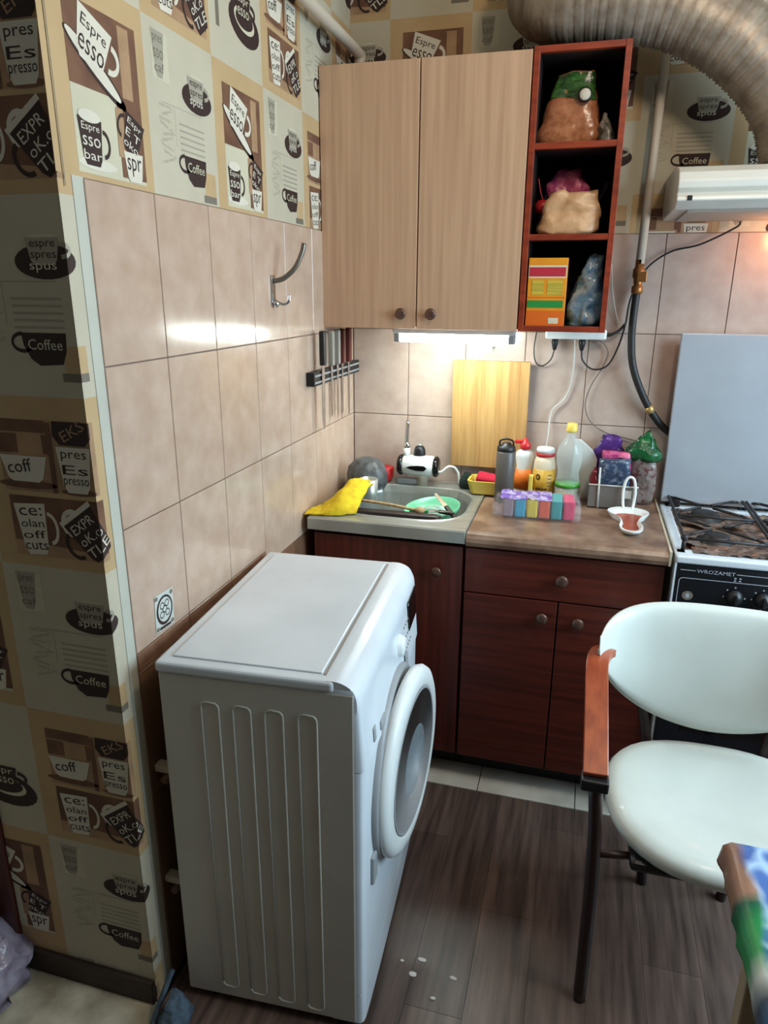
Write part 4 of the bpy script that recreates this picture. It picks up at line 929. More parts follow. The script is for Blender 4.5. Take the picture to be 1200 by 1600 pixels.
# ------------------------------------------------------------------ things round the sink
# electric tap
rt = thing('electric_tap', (0.262, -0.075, ZT+0.004), 'white and black electric water-heating tap standing behind the sink bowl', 'tap')
b = MB(); b.lathe([(0.020, 0.0), (0.020, 0.032), (0.024, 0.036)], (0.018, 0, 0), mat('cream_tap_neck', (206, 196, 178), 0.4), 20); b.build('base_neck', rt)
b = MB(); b.lathe([(0.030, -0.058), (0.0365, -0.050), (0.0375, 0.0), (0.0365, 0.050), (0.030, 0.058)], (0.004, 0, 0.070), M['white_pl'], 32, 'X')
b.lathe([(0.020, 0.030), (0.021, 0.072)], (0.006, 0, 0.036), M['white_pl'], 20)
b.lathe([(0.013, 0.0), (0.012, 0.030)], (-0.040, 0, 0.100), M['white_pl'], 16); b.build('heater_body', rt)
for x in (-0.064, 0.062):
    b = MB(); b.lathe([(0.0, -0.010), (0.030, -0.010), (0.036, -0.004), (0.0375, 0.004), (0.030, 0.010), (0.0, 0.010)], (x+0.004, 0, 0.070), M['black_gl'], 28, 'X'); b.build('end_cap', rt)
b = MB(); pl = [(-0.034, 0.070), (-0.020, 0.075), (0.004, 0.078), (0.030, 0.078), (0.040, 0.070), (0.030, 0.060), (0.004, 0.060), (-0.020, 0.065)]
b.prism(pl, -0.0395, -0.034, M['black_gl'], 'XZ'); b.build('dark_badge', rt)
b = MB(); b.lathe([(0.021, 0.108), (0.0215, 0.112), (0.019, 0.130), (0.014, 0.140), (0.0, 0.142)], (0.006, 0, 0.0), M['black'], 24); b.build('regulator', rt)
b = MB(); b.lathe([(0.0, 0.0), (0.008, 0.001), (0.009, 0.005), (0.0, 0.007)], (0.006, 0, 0.141), M['grey_pl'], 12); b.build('regulator_tip', rt)
b = MB(); b.tube(smooth_path([(-0.040, 0, 0.125), (-0.041, 0, 0.15), (-0.040, 0, 0.19), (-0.038, -0.004, 0.225), (-0.036, -0.030, 0.248), (-0.034, -0.085, 0.250), ], 6)[:19], 0.0075, M['chrome'], 12); b.lathe([(0.0095, 0.0), (0.0105, 0.012), (0.009, 0.026)], (-0.040, 0, 0.126), M['chrome'], 14); b.build('spout', rt)
b = MB(); b.tube(smooth_path([(0.070, 0.005, 0.050), (0.085, 0.01, 0.052), (0.105, 0.02, 0.068), (0.125, 0.025, 0.066), (0.140, 0.03, 0.045), (0.146, 0.03, 0.010)]), 0.0045, M['white_pl'], 8); b.build('hose', rt)
b = MB(); b.box(-0.075, 0.035, -0.012, 0.020, 0.0, 0.022, M['grey_pl'], 0.006); b.build('tap_bracket', rt)

b = MB(); b.lathe([(0.020, 0.0), (0.030, 0.020), (0.032, 0.052), (0.028, 0.054), (0.0, 0.046)], (0, 0, 0), M['redp'], 22); rt = b.build('red_cup'); rt.location = (0.140, -0.062, ZT+0.005); tag(rt, 'small red plastic cup on the sink deck left of the tap', 'cup')
rt = thing('dish_bag', (0.105, -0.17, ZT+0.006), 'grey translucent domed plastic thing standing at the left end of the sink', 'container')
b = MB(); pr_ = [(0.060, 0.0), (0.070, 0.02), (0.071, 0.05), (0.064, 0.078), (0.045, 0.098), (0.02, 0.108), (0.0, 0.110)]
vs = []; fs = []; na = 36
for i, (r, h) in enumerate(pr_):
    for k in range(na):
        a = 2*PI*k/na; rr = r*(1+0.06*noise.noise(Vector((math.cos(a)*2.5, math.sin(a)*2.5, h*18)))+0.03*math.cos(9*a))
        vs.append((rr*math.cos(a), rr*math.sin(a)*0.9, h))
for i in range(len(pr_)-1):
    for k in range(na): fs.append((i*na+k, i*na+(k+1) % na, (i+1)*na+(k+1) % na, (i+1)*na+k))
b.add(vs, fs, M['greybag'], True); b.build('dome', rt)
b = MB(); b.lathe([(0.0, 0.0), (0.050, 0.0), (0.054, 0.05), (0.052, 0.052)], (0, 0, 0.001), M['grey_pl'], 24); b.build('inner_bowl', rt)
# steel mug in front, hanging into the bowl edge
b = MB(); b.lathe([(0.0, 0.0), (0.028, 0.0), (0.030, 0.004), (0.032, 0.072), (0.030, 0.072), (0.028, 0.006)], (0, 0, 0), M['steel'], 26); rt = b.build('steel_mug'); rt.location = (0.140, -0.272, ZT-0.006); tag(rt, 'small steel mug just in front of the grey translucent container', 'mug')
# yellow cloth
b = MB(); NX, NY = 30, 22; vs = []; fs = []
for i in range(NX+1):
    for j in range(NY+1):
        u, v = i/NX, j/NY
        x = 0.010+0.150*u; wd = 0.055+0.10*math.sin(min(u*1.25, 1)*PI/2)
        y = -0.495+0.10*u+(v-0.5)*wd*2*(0.55+0.45*u)+0.08*u
        hump = math.exp(-((u-0.72)/0.30)**2)*0.060*math.sin(PI*v)**0.7
        z = 0.006+hump+0.010*noise.noise(Vector((u*7, v*7, 2)))*math.sin(PI*v)+0.006*abs(noise.noise(Vector((u*16, v*12, 5))))+0.02*u*math.sin(PI*v)
        y = min(y, -0.235-0.05*(1-u))
        vs.append((x+0.006*noise.noise(Vector((u*5, v*6, 9))), y, ZT+max(z, 0.004)))
for i in range(NX):
    for j in range(NY): fs.append((i*(NY+1)+j, i*(NY+1)+j+1, (i+1)*(NY+1)+j+1, (i+1)*(NY+1)+j))
b.add(vs, fs, M['yellow'], True); o = b.build('cleaning_cloth'); sd = o.modifiers.new('s', 'SOLIDIFY'); sd.thickness = 0.003; sd.offset = 1
tag(o, 'bunched yellow cleaning cloth on the left front corner of the sink', 'cloth')
# frying pan handle / tray and ladle lying across the bowl
b = MB(); b.prism([(0, 0), (0.26, 0.0), (0.27, 0.02), (0.25, 0.035), (0, 0.035)], -0.030, -0.004, M['blackt'], 'XY', mtx=Matrix.Translation((0.150, -0.455, ZT+0.004)) @ Matrix.Rotation(0.02, 4, 'Z'))
b.v = [(x, y, z+0.012*(1 if z > ZT-0.01 else 1)) for x, y, z in b.v]
rt = b.build('dark_tray', bevel=0.003); tag(rt, 'dark flat tray edge sticking out of the sink beside the yellow cloth', 'tray')
b = MB(); b.tube(smooth_path([(0.150, -0.400, ZT+0.030), (0.25, -0.402, ZT+0.024), (0.335, -0.405, ZT+0.014)]), 0.005, M['wood_d'], 10); b.lathe([(0.0, -0.008), (0.014, -0.005), (0.017, 0.003), (0.010, 0.010), (0.0, 0.011)], (0.347, -0.406, ZT+0.014), M['wood_d'], 16)
tag(b.build('wooden_spoon'), 'pale wooden spoon lying across the front of the sink bowl', 'spoon')
# green dish and cutlery in the bowl
b = MB(); b.lathe([(0.0, 0.0), (0.055, 0.0), (0.085, 0.022), (0.092, 0.040), (0.089, 0.040), (0.082, 0.024), (0.052, 0.004), (0.0, 0.004)], (0, 0, 0), M['mint'], 34); rt = b.build('green_bowl'); rt.location = (0.365, -0.285, ZT-0.045); tag(rt, 'mint green plastic bowl lying in the sink', 'bowl')
rt.rotation_euler = (0.1, -0.1, 0)
b = bag(MB(), (0, 0, 0), 0.10, 0.09, 0.030, M['mint2'], 11, 0.5, 0.5, nz=8, amp=0.012); rt = b.build('plastic_film'); rt.location = (0.365, -0.285, ZT-0.036); tag(rt, 'pale crumpled plastic film inside the mint green bowl', 'plastic film')
def cutlery(loc, ang, L, hm, label, tilt=0.25):
    rt = thing('sink_knife', loc, label, 'knife'); T = Matrix.Rotation(ang, 4, 'Z') @ Matrix.Rotation(tilt, 4, 'Y')
    b = MB(); b.box(0, L*0.45, -0.007, 0.007, -0.005, 0.006, M[hm], 0.003, mtx=T); b.build('handle', rt)
    b = MB(); b.prism([(-0.001, -0.008), (-L*0.5, -0.007), (-L*0.55, 0.004), (-0.001, 0.009)], -0.0008, 0.0008, M['steel2'], 'XY', mtx=T); b.build('blade', rt)
cutlery((0.372, -0.400, ZT+0.012), 3.2, 0.13, 'greenh', 'knife with bright green handle at the front of the sink', 0.05)
cutlery((0.415, -0.335, ZT+0.012), -0.9, 0.15, 'black', 'knife with black handle lying on the mint green bowl', 0.30)
cutlery((0.402, -0.385, ZT+0.010), -0.15, 0.11, 'blackt', 'short dark-handled knife beside the green-handled knife', 0.05)
# scourer, soap basket
b = bag(MB(), (0, 0, 0), 0.055, 0.055, 0.048, M['green_dk'], 15, 0.6, 0.5, nz=8, amp=0.008); rt = b.build('scourer'); rt.location = (0.440, -0.062, ZT+0.006); tag(rt, 'dark green scourer between the tap and the yellow basket', 'scourer')
rt = thing('soap_basket', (0.512, -0.105, ZT+0.008), 'yellow plastic basket on the sink edge below the bamboo board', 'basket')
b = MB(); lo = [rrect(-0.050, 0.050, -0.040, 0.040, 0.015), rrect(-0.058, 0.058, -0.048, 0.048, 0.018), rrect(-0.062, 0.062, -0.052, 0.052, 0.02), rrect(-0.055, 0.055, -0.045, 0.045, 0.017), rrect(-0.047, 0.047, -0.037, 0.037, 0.015)]
zz = [0, 0.026, 0.045, 0.045, 0.004]; vs = [(x, y, z) for l, z in zip(lo, zz) for x, y in l]; fs = [tuple(range(28))]
for i in range(4):
    for k in range(28): fs.append((i*28+k, i*28+(k+1) % 28, (i+1)*28+(k+1) % 28, (i+1)*28+k))
fs.append(tuple(4*28+k for k in range(28))); b.add(vs, fs, M['yellowp'], False); b.build('tray', rt)
b = MB(); b.box(-0.040, 0.040, -0.028, 0.028, 0.0, 0.030, M['crimson'], 0.008, 3, mtx=Matrix.Rotation(0.15, 4, 'Y') @ Matrix.Rotation(0.2, 4, 'X')); o = b.build('sponge'); o.location = (0.515, -0.105, ZT+0.036); tag(o, 'crimson sponge lying in the yellow basket', 'sponge')

# ------------------------------------------------------------------ bottles and packets on the worktop
rt = thing('dark_bottle', (0.578, -0.175, ZT), 'dark grey cylindrical bottle with black lid in front of the bamboo board', 'bottle')
b = MB(); b.lathe([(0.0, 0.0), (0.029, 0.0), (0.031, 0.004), (0.031, 0.165), (0.028, 0.170)], (0, 0, 0), M['shaker'], 30); b.build('body', rt)
b = MB(); b.lathe([(0.029, 0.170), (0.030, 0.173), (0.029, 0.184), (0.016, 0.190), (0.014, 0.196), (0.0, 0.197)], (0, 0, 0), M['black'], 26); b.build('lid', rt)
b = MB(); b.tube(smooth_path([(-0.022, 0, 0.186), (-0.020, 0, 0.202), (0.0, 0, 0.208), (0.020, 0, 0.202), (0.022, 0, 0.186)]), 0.0035, M['black'], 8); b.build('carry_loop', rt)
rt = thing('detergent_bottle', (0.632, -0.085, ZT), 'white squeeze bottle with red cap and orange label behind the dark bottle', 'bottle')
b = MB(); b.lathe([(0.0, 0.0), (0.030, 0.0), (0.032, 0.01), (0.031, 0.06), (0.025, 0.10), (0.031, 0.135), (0.028, 0.150), (0.014, 0.160), (0.013, 0.166)], (0, 0, 0), M['white_pl'], 26, sy=0.7); b.build('body', rt)
b = MB(); b.lathe([(0.0328, 0.025), (0.0318, 0.062), (0.027, 0.092)], (0, 0, 0), M['orange'], 26, sy=0.72); b.build('label', rt)
b = MB(); b.lathe([(0.016, 0.160), (0.018, 0.163), (0.018, 0.178), (0.010, 0.184), (0.006, 0.196), (0.0, 0.197)], (0, 0, 0), M['redp'], 20); b.box(-0.036, 0.004, -0.007, 0.007, 0.178, 0.190, M['redp'], 0.003); b.build('cap', rt)
b = MB(); b.box(-0.007, 0.007, -0.012, 0.012, 0, 0.085, M['yellowp'], 0.003); o = b.build('yellow_sponge'); o.location = (0.660, -0.135, ZT); tag(o, 'narrow yellow pad standing between the white bottle and the sauce jar', 'sponge')
rt = thing('sauce_jar', (0.700, -0.105, ZT), 'squat clear jar with yellow label and red-rimmed white lid', 'jar')
b = MB(); b.lathe([(0.0, 0.0), (0.033, 0.0), (0.0355, 0.006), (0.0355, 0.110), (0.033, 0.130), (0.027, 0.146)], (0, 0, 0), M['sauce'], 30); b.build('body', rt)
b = MB(); b.lathe([(0.0362, 0.012), (0.0362, 0.105)], (0, 0, 0), M['jarlab'], 30, smooth=True)
jl = b.build('label', rt)
b = MB(); b.lathe([(0.012, 0.0), (0.0, 0.0)], (0, 0, 0), M['black'], 16, 'Y')
b = MB()
def cyl_print(a, z, d, R=0.0366): t = a/R; return (R*math.sin(t)+d*math.sin(t), -(R+d)*math.cos(t), z)
p = Print(b, cyl_print, (-0.06, 0.06, 0, 0.2)); p.patch(0, 0, 1, 1)
p.ell(-0.018, 0.080, 0.008, 0.010, 'w_dark', 1); p.ell(-0.018, 0.080, 0.004, 0.005, 'jarlab', 2)
for i in range(4): p.rect(-0.024+0.010*i, -0.017+0.010*i, 0.036, 0.043, 'w_dark', 1)
for i in range(5): p.rect(0.014, 0.028, 0.085-0.012*i, 0.089-0.012*i, 'w_mid', 1)
p.rect(-0.028, 0.03, 0.010, 0.016, 'boxred', 1); b.build('label_print', jl, fix=False)
b = MB(); b.lathe([(0.029, 0.146), (0.031, 0.148), (0.031, 0.154), (0.029, 0.156)], (0, 0, 0), M['redp'], 28); b.build('red_ring', rt)
b = MB(); b.lathe([(0.029, 0.156), (0.029, 0.170), (0.026, 0.174), (0.0, 0.175)], (0, 0, 0), M['white_pl'], 28); b.build('lid', rt)
rt = thing('oil_bottle', (0.778, -0.125, ZT), 'clear plastic oil bottle with yellow cap behind the coloured sponges', 'bottle')
b = MB(); b.lathe([(0.0, 0.0), (0.036, 0.0), (0.040, 0.006), (0.040, 0.055), (0.037, 0.075), (0.033, 0.100), (0.040, 0.130), (0.042, 0.160), (0.038, 0.185), (0.026, 0.205), (0.015, 0.220), (0.014, 0.236)], (0, 0, 0), mat('cloudy_clear_plastic', (205, 216, 212), 0.06, alpha=0.30), 32); b.build('body', rt)
b = MB(); b.lathe([(0.0, 0.002), (0.037, 0.002), (0.0385, 0.02), (0.0385, 0.050), (0.0, 0.050)], (0, 0, 0), mat('pale_oil', (206, 200, 170), 0.1, alpha=0.55), 28); b.build('oil', rt)
b = MB(); b.lathe([(0.0408, 0.055), (0.0408, 0.068)], (0, 0, 0), M['greenband'], 30); b.build('green_band', rt)
b = MB(); b.lathe([(0.0165, 0.234), (0.0175, 0.238), (0.0175, 0.246), (0.016, 0.250), (0.016, 0.262), (0.0, 0.263)], (0, 0, 0), M['yellowp'], 22); b.build('cap', rt)
# white carton leaning behind
b = MB(); b.prism([(0.785, ZT), (0.858, ZT), (0.866, ZT+0.135), (0.850, ZT+0.165), (0.810, ZT+0.20), (0.790, ZT+0.20)], -0.078, -0.060, M['carton'], 'XZ'); tag(b.build('milk_carton', bevel=0.002), 'plain white carton standing behind the oil bottle', 'carton')

# pack of coloured sponges in film
PX, PY = 0.590, -0.355
names = [('sp_lil', 'greyish lilac'), ('sp_blue', 'bright blue'), ('sp_yel', 'yellow'), ('sp_org', 'orange'), ('sp_teal', 'teal'), ('sp_pink', 'hot pink')]
Tm = Matrix.Translation((PX, PY, ZT)) @ Matrix.Rotation(-0.04+0.10, 4, 'Z')
for i, (mk, cn) in enumerate(names):
    b = MB(); w = 0.033; x = 0.004+i*0.0362
    b.box(x, x+w, 0.0, 0.090, 0.003, 0.062, M[mk], 0.005, 2); o = b.build('sponge'); o.matrix_world = Tm
    tag(o, cn+' sponge in the film-wrapped pack on the worktop', 'sponge', 'sponges in the wrapped pack')
rt = thing('sponge_wrapper', (PX, PY, ZT), 'crinkled clear film with purple print wrapped round the row of coloured sponges', 'wrapper', rotz=0.06)
def box_sheet(x0, x1, y0, y1, z, amp, m, name, nx=24, ny=10, drop=0.0):
    q = MB(); vs = []; fs = []
    for i in range(nx+1):
        for j in range(ny+1):
            x = x0+(x1-x0)*i/nx; y = y0+(y1-y0)*j/ny
            vs.append((x, y, z+amp*abs(noise.noise(Vector((x*55, y*55, 3))))-drop*((j/ny-0.5)*2)**6))
    for i in range(nx):
        for j in range(ny): fs.append((i*(ny+1)+j, i*(ny+1)+j+1, (i+1)*(ny+1)+j+1, (i+1)*(ny+1)+j))
    q.add(vs, fs, m, True); return q
box_sheet(-0.004, 0.150, -0.003, 0.093, 0.064, 0.014, M['filmp'], 'x', drop=0.004).build('printed_top', rt)
q = box_sheet(0.150, 0.232, -0.003, 0.093, 0.064, 0.008, M['film'], 'x', nx=12, drop=0.004); q.build('clear_top', rt)
q = MB(); vs = []; fs = []; nx = 40
for i in range(nx+1):
    for j in range(7):
        x = -0.026+0.262*i/nx; z = 0.003+0.062*j/6
        if i < 5: z = 0.006+(z-0.003)*(0.55+0.09*i)
        vs.append((x, -0.005-0.005*abs(noise.noise(Vector((x*60, 0, z*60)))), z))
for i in range(nx):
    for j in range(6): fs.append((i*7+j, i*7+j+1, (i+1)*7+j+1, (i+1)*7+j))
q.add(vs, fs, M['film'], True); q.build('front_film', rt)
q = bag(MB(), (-0.012, 0.045, 0.001), 0.030, 0.075, 0.055, M['film'], 21, 0.4, 0.5, nz=8, amp=0.010); q.build('gathered_end', rt)
q = bag(MB(), (0.228, 0.045, 0.001), 0.022, 0.080, 0.055, M['film'], 23, 0.4, 0.5, nz=8, amp=0.008); q.build('gathered_end', rt)

box_sheet(SX0+0.045, SX0+0.30, SF+0.022, SF+0.070, 0.8525, 0.012, M['foil'], 'x', nx=40, ny=8).build('foil_strip', stove)
# plastic tray with packets
rt = thing('packet_tray', (0.845, -0.175, ZT), 'low clear grey plastic tray holding packets beside the stove', 'tray')
b = MB(); W_, D_ = 0.150, 0.110
b.box(0, W_, 0, D_, 0.0, 0.006, M['blackt'], 0.002); b.build('base', rt)
b = MB(); b.box(0.002, W_-0.002, 0.0, 0.003, 0.006, 0.078, M['basket']); b.build('front_wall', rt)
for x in (0.0, W_-0.003): b = MB(); b.box(x, x+0.003, 0.003, D_, 0.006, 0.078, M['basket']); b.build('side_wall', rt)
b = MB(); b.tube([(0.0, -0.001, 0.078), (W_, -0.001, 0.078)], 0.0025, M['carton'], 6); b.tube([(0.032, -0.002, 0.004), (0.030, -0.002, 0.135)], 0.003, M['carton'], 6); b.box(0.105, 0.130, -0.002, 0.0, 0.040, 0.066, M['carton']); b.build('pale_edging', rt)
def packet(name, loc, w, d, h, m, seed, label, top=0.8, lean=(0, 0), rot=0, pinch=0.7, z0=0, amp=0.008):
    o = bag(MB(), (0, 0, 0), w, d, h, M[m], seed, top, pinch, nz=12, amp=amp, lean=lean).build(name); o.location = loc; o.rotation_euler[2] = rot; return tag(o, label, 'packet')
packet('foil_packet', (0.920, -0.135, ZT+0.007), 0.100, 0.030, 0.150, 'navyw', 31, 'navy and silver foil packet in the front of the plastic tray', 0.95)
packet('foil_packet', (0.922, -0.100, ZT+0.007), 0.095, 0.020, 0.165, 'pinkw', 32, 'pink packet directly behind the navy packet in the plastic tray', 0.9)
packet('purple_packet', (0.905, -0.045, ZT+0.007), 0.110, 0.030, 0.205, 'purple', 33, 'purple packet standing at the back left of the tray', 0.5, amp=0.014)
packet('red_packet', (0.862, -0.120, ZT+0.007), 0.022, 0.05, 0.110, 'darkred', 34, 'dark red packet squeezed at the left end of the tray', 0.8)
packet('green_packet', (1.010, -0.075, ZT), 0.085, 0.05, 0.190, 'mixw', 35, 'grey and red packet standing between the tray and the stove', 0.6)
packet('green_bag', (1.008, -0.070, ZT+0.145), 0.110, 0.065, 0.095, 'greenw', 36, 'dark green bag on top of the grey and red packet', 0.15, pinch=0.3, amp=0.012)
# white spoon rest with a handle, red-brown inside
rt = thing('spoon_rest', (0.968, -0.200, ZT+0.002), 'white long-handled spoon rest with red-brown inside on the worktop', 'spoon rest')
def outline(pts, n=6): return smooth_path([(x, y, 0) for x, y in pts]+[(pts[0][0], pts[0][1], 0)], n)[:-1]
oc = outline([(x_*1.0, y_*1.42) for x_, y_ in [(0.020, 0.0), (0.048, -0.012), (0.060, -0.032), (0.050, -0.052), (0.034, -0.070), (0.028, -0.100), (0.034, -0.135), (0.024, -0.165), (0.0, -0.175), (-0.024, -0.165), (-0.032, -0.135), (-0.026, -0.100), (-0.034, -0.070), (-0.052, -0.052), (-0.062, -0.032), (-0.048, -0.012), (-0.020, 0.0)]])
b = MB(); n = len(oc); c = Vector((0, -0.12, 0))
L_ = [[(v.x*s_+c.x*(1-s_), v.y*s_+c.y*(1-s_), z) for v in oc] for s_, z in ((0.80, 0.0), (1.0, 0.014), (1.0, 0.018), (0.86, 0.016), (0.70, 0.005))]
vs = [v for l in L_ for v in l]; fs = [tuple(range(n))]
for i in range(4):
    for k in range(n): fs.append((i*n+k, i*n+(k+1) % n, (i+1)*n+(k+1) % n, (i+1)*n+k))
b.add(vs, fs, M['white_pl'], False); b.build('dish', rt)
b = MB(); b.add([(v.x*0.74+c.x*0.26, v.y*0.74+c.y*0.26, 0.0065) for v in oc], [tuple(range(n))], mat('red_brown_glaze', (168, 74, 40), 0.3, rgb2=(140, 56, 30), scale=(40, 40, 40))); b.build('inner_surface', rt)
b = MB(); b.tube(smooth_path([(-0.013, -0.010, 0.012), (-0.016, 0.006, 0.030), (-0.018, 0.012, 0.065), (-0.012, 0.016, 0.100), (0.0, 0.017, 0.110), (0.012, 0.016, 0.100), (0.018, 0.012, 0.065), (0.016, 0.006, 0.030), (0.013, -0.010, 0.012)]), 0.0045, M['white_pl'], 8); b.build('loop_handle', rt)

# ------------------------------------------------------------------ chair
rt = thing('chair', (1.165, -1.00, 0), 'white vinyl armchair with curved orange-brown wooden arm in front of the stove', 'chair')
def wl(p): return (p[0]-1.165, p[1]+1.00, p[2])
b = MB(); prof = [(0.90, -0.046), (0.97, -0.040), (1.0, -0.027), (0.995, -0.016), (0.96, -0.004), (0.85, 0.002), (0.6, 0.004), (0.3, 0.001), (0.0, 0.0)]
na = 48; vs = []; fs = []
for s_, dz in prof:
    for k in range(na):
        a = 2*PI*k/na; ca, sa = math.cos(a), math.sin(a); pw_ = 2.5
        r = 1/((abs(ca)**pw_+abs(sa)**pw_)**(1/pw_))
        x = ca*r*0.243*s_*(1+0.04*sa); y = sa*r*0.222*s_
        vs.append((x+0.005, y-0.018, 0.462+dz+0.004*sa*s_))
for i in range(len(prof)-1):
    for k in range(na): fs.append((i*na+k, i*na+(k+1) % na, (i+1)*na+(k+1) % na, (i+1)*na+k))
fs.append(tuple(range(na))); b.add(vs, fs, M['vinyl'], True); seat = b.build('seat', rt)
b = MB(); b.box(-0.19, 0.19, -0.20, 0.17, 0.392, 0.416, M['black'], 0.01); b.box(-0.16, 0.17, -0.05, -0.02, 0.35, 0.386, M['black'], 0.004); b.build('seat_frame', rt)
# backrest: half-moon cushion wrapping forward at the tips
def backpt(s_, t, side):
    x = 0.278*math.sin(s_*1.42)/math.sin(1.42)
    zt = 0.810-0.052*abs(s_)**3.0; zb = 0.512+0.228*abs(s_)**2.0
    zt = max(zt, zb+0.030)
    z = zb+(zt-zb)*t
    y = 0.215-0.150*abs(s_)**2.6 + 0.035*((z-0.66)/0.16)
    e = max(0.0, (1-abs(2*t-1)**3.2))**0.5 * max(0.0, 1-abs(s_)**9)**0.5
    return Vector((x, y+side*0.021*e+(-0.006*(1-e) if side < 0 else 0.0), z))
b = MB(); NS, NT = 44, 16; vs = []; fs = []
for side in (-1, 1):
    o0 = len(vs)
    for i in range(NS+1):
        for j in range(NT+1): vs.append(backpt(-1+2*i/NS, j/NT, side))
    for i in range(NS):
        for j in range(NT): fs.append((o0+i*(NT+1)+j, o0+i*(NT+1)+j+1, o0+(i+1)*(NT+1)+j+1, o0+(i+1)*(NT+1)+j))
NN = (NS+1)*(NT+1)
for i in range(NS):
    for j in (0, NT): fs.append((i*(NT+1)+j, (i+1)*(NT+1)+j, NN+(i+1)*(NT+1)+j, NN+i*(NT+1)+j))
for i in (0, NS):
    for j in range(NT): fs.append((i*(NT+1)+j, i*(NT+1)+j+1, NN+i*(NT+1)+j+1, NN+i*(NT+1)+j))
b.add(vs, fs, M['vinyl'], True); back = b.build('backrest', rt)
b = MB(); pp = [backpt(-1+2*i/60, 0, -1)+Vector((0, 0.004, -0.001)) for i in range(61)]; b.tube(pp, 0.0035, M['vinyl_pipe'], 6); b.build('piping', back)
for s_ in (-1, 1):
    # bent wooden arm: a ribbon
    path = smooth_path([(s_*0.275, -0.195, 0.602), (s_*0.277, -0.10, 0.645), (s_*0.279, -0.02, 0.680), (s_*0.280, 0.040, 0.702), (s_*0.278, 0.080, 0.711), (s_*0.270, 0.115, 0.712), (s_*0.258, 0.140, 0.708)], 6)
    b = MB(); vs = []; fs = []
    for i, p_ in enumerate(path):
        t_ = (path[min(i+1, len(path)-1)]-path[max(i-1, 0)]).normalized()
        side = Vector((1, 0, 0)); side = (side-t_*side.dot(t_)).normalized(); up = side.cross(t_).normalized()
        if up.z < 0: up = -up
        hw = 0.0245
        for a_, c_ in ((-1, -1), (1, -1), (1, 1), (-1, 1)): vs.append(p_+side*hw*a_+up*0.009*c_)
    for i in range(len(path)-1):
        for k in range(4): fs.append((i*4+k, i*4+(k+1) % 4, (i+1)*4+(k+1) % 4, (i+1)*4+k))
    fs += [(0, 1, 2, 3), tuple((len(path)-1)*4+k for k in range(4))]
    b.add(vs, fs, M['armwood']); b.build('arm', rt, bevel=0.002)
    b = MB(); b.box(s_*0.275-0.027, s_*0.275+0.027, -0.212, -0.172, 0.575, 0.600, M['black'], 0.004); b.build('arm_cap', rt)
    b = MB(); lp = smooth_path([(s_*0.272, -0.188, 0.578), (s_*0.262, -0.178, 0.45), (s_*0.257, -0.176, 0.30), (s_*0.256, -0.178, 0.14), (s_*0.255, -0.180, 0.0)], 5)
    b.tube(lp, 0.014, M['legwood'], 10); b.build('leg', rt)
    b = MB(); b.tube([(s_*0.262, -0.178, 0.402), (s_*0.17, -0.16, 0.400)], 0.008, M['legwood'], 8); b.build('bracket', rt)
    b = MB(); lp = smooth_path([(s_*0.165, 0.235, 0.66), (s_*0.150, 0.230, 0.52), (s_*0.130, 0.21, 0.40), (s_*0.098, 0.205, 0.0)], 5)
    b.tube(lp, 0.013, M['legwood'], 10); b.build('leg', rt)

# ------------------------------------------------------------------ table corner with patterned oilcloth
rt = thing('table', (1.9, -1.9, 0), 'small dining table under a colourful oilcloth, only its corner in view', 'table')
b = MB(); b.box(1.078, 2.20, -2.20, -1.462, 0.695, 0.717, M['tabletop'], 0.002); put(b.build('tabletop'), rt)
for x, y in ((1.13, -1.51), (2.14, -1.51), (1.13, -2.14), (2.14, -2.14)): b = MB(); b.box(x-0.017, x+0.017, y-0.017, y+0.017, 0, 0.695, M['tableleg'], 0.003); put(b.build('leg'), rt)
# oilcloth: sheet draped over the edge
m_oil = bpy.data.materials.new('printed_oilcloth'); m_oil.use_nodes = True
nt = m_oil.node_tree; N = nt.nodes; L = nt.links; bs = N['Principled BSDF']; bs.inputs['Roughness'].default_value = 0.3
g = N.new('ShaderNodeNewGeometry'); sep = N.new('ShaderNodeSeparateXYZ'); L.new(g.outputs['Position'], sep.inputs[0])
def ramp(stops):
    cr = N.new('ShaderNodeValToRGB')
    for k, (pos, c) in enumerate(stops):
        e = cr.color_ramp.elements[k] if k < 2 else cr.color_ramp.elements.new(pos)
        e.position = pos; e.color = lin(c)+(1,)
    return cr
def wob(axis, lo, hi, sc, amp):
    nz = N.new('ShaderNodeTexNoise'); nz.inputs['Scale'].default_value = sc; nz.inputs['Detail'].default_value = 4; L.new(g.outputs['Position'], nz.inputs['Vector'])
    m1 = N.new('ShaderNodeMath'); m1.operation = 'MULTIPLY_ADD'; L.new(nz.outputs['Fac'], m1.inputs[0]); m1.inputs[1].default_value = amp; L.new(sep.outputs[axis], m1.inputs[2])
    mr = N.new('ShaderNodeMapRange'); mr.inputs['From Min'].default_value = lo+amp/2; mr.inputs['From Max'].default_value = hi+amp/2; L.new(m1.outputs[0], mr.inputs['Value']); return mr
ry = ramp([(0.0, (150, 112, 94)), (0.30, (172, 132, 110)), (0.36, (24, 100, 74)), (0.46, (40, 150, 84)), (0.60, (60, 170, 96)), (0.68, (216, 226, 222)), (0.80, (60, 74, 96)), (1.0, (40, 110, 170))])
L.new(wob(1, -1.455, -1.78, 14, 0.05).outputs[0], ry.inputs[0])
rx = ramp([(0.0, (0, 0, 0)), (0.30, (0, 0, 0)), (0.42, (255, 255, 255)), (1.0, (255, 255, 255))])
L.new(wob(0, 1.05, 1.17, 9, 0.05).outputs[0], rx.inputs[0])
rb = ramp([(0.0, (46, 88, 160)), (0.42, (70, 110, 176)), (0.5, (170, 200, 230)), (0.56, (60, 96, 160)), (1.0, (70, 130, 190))])
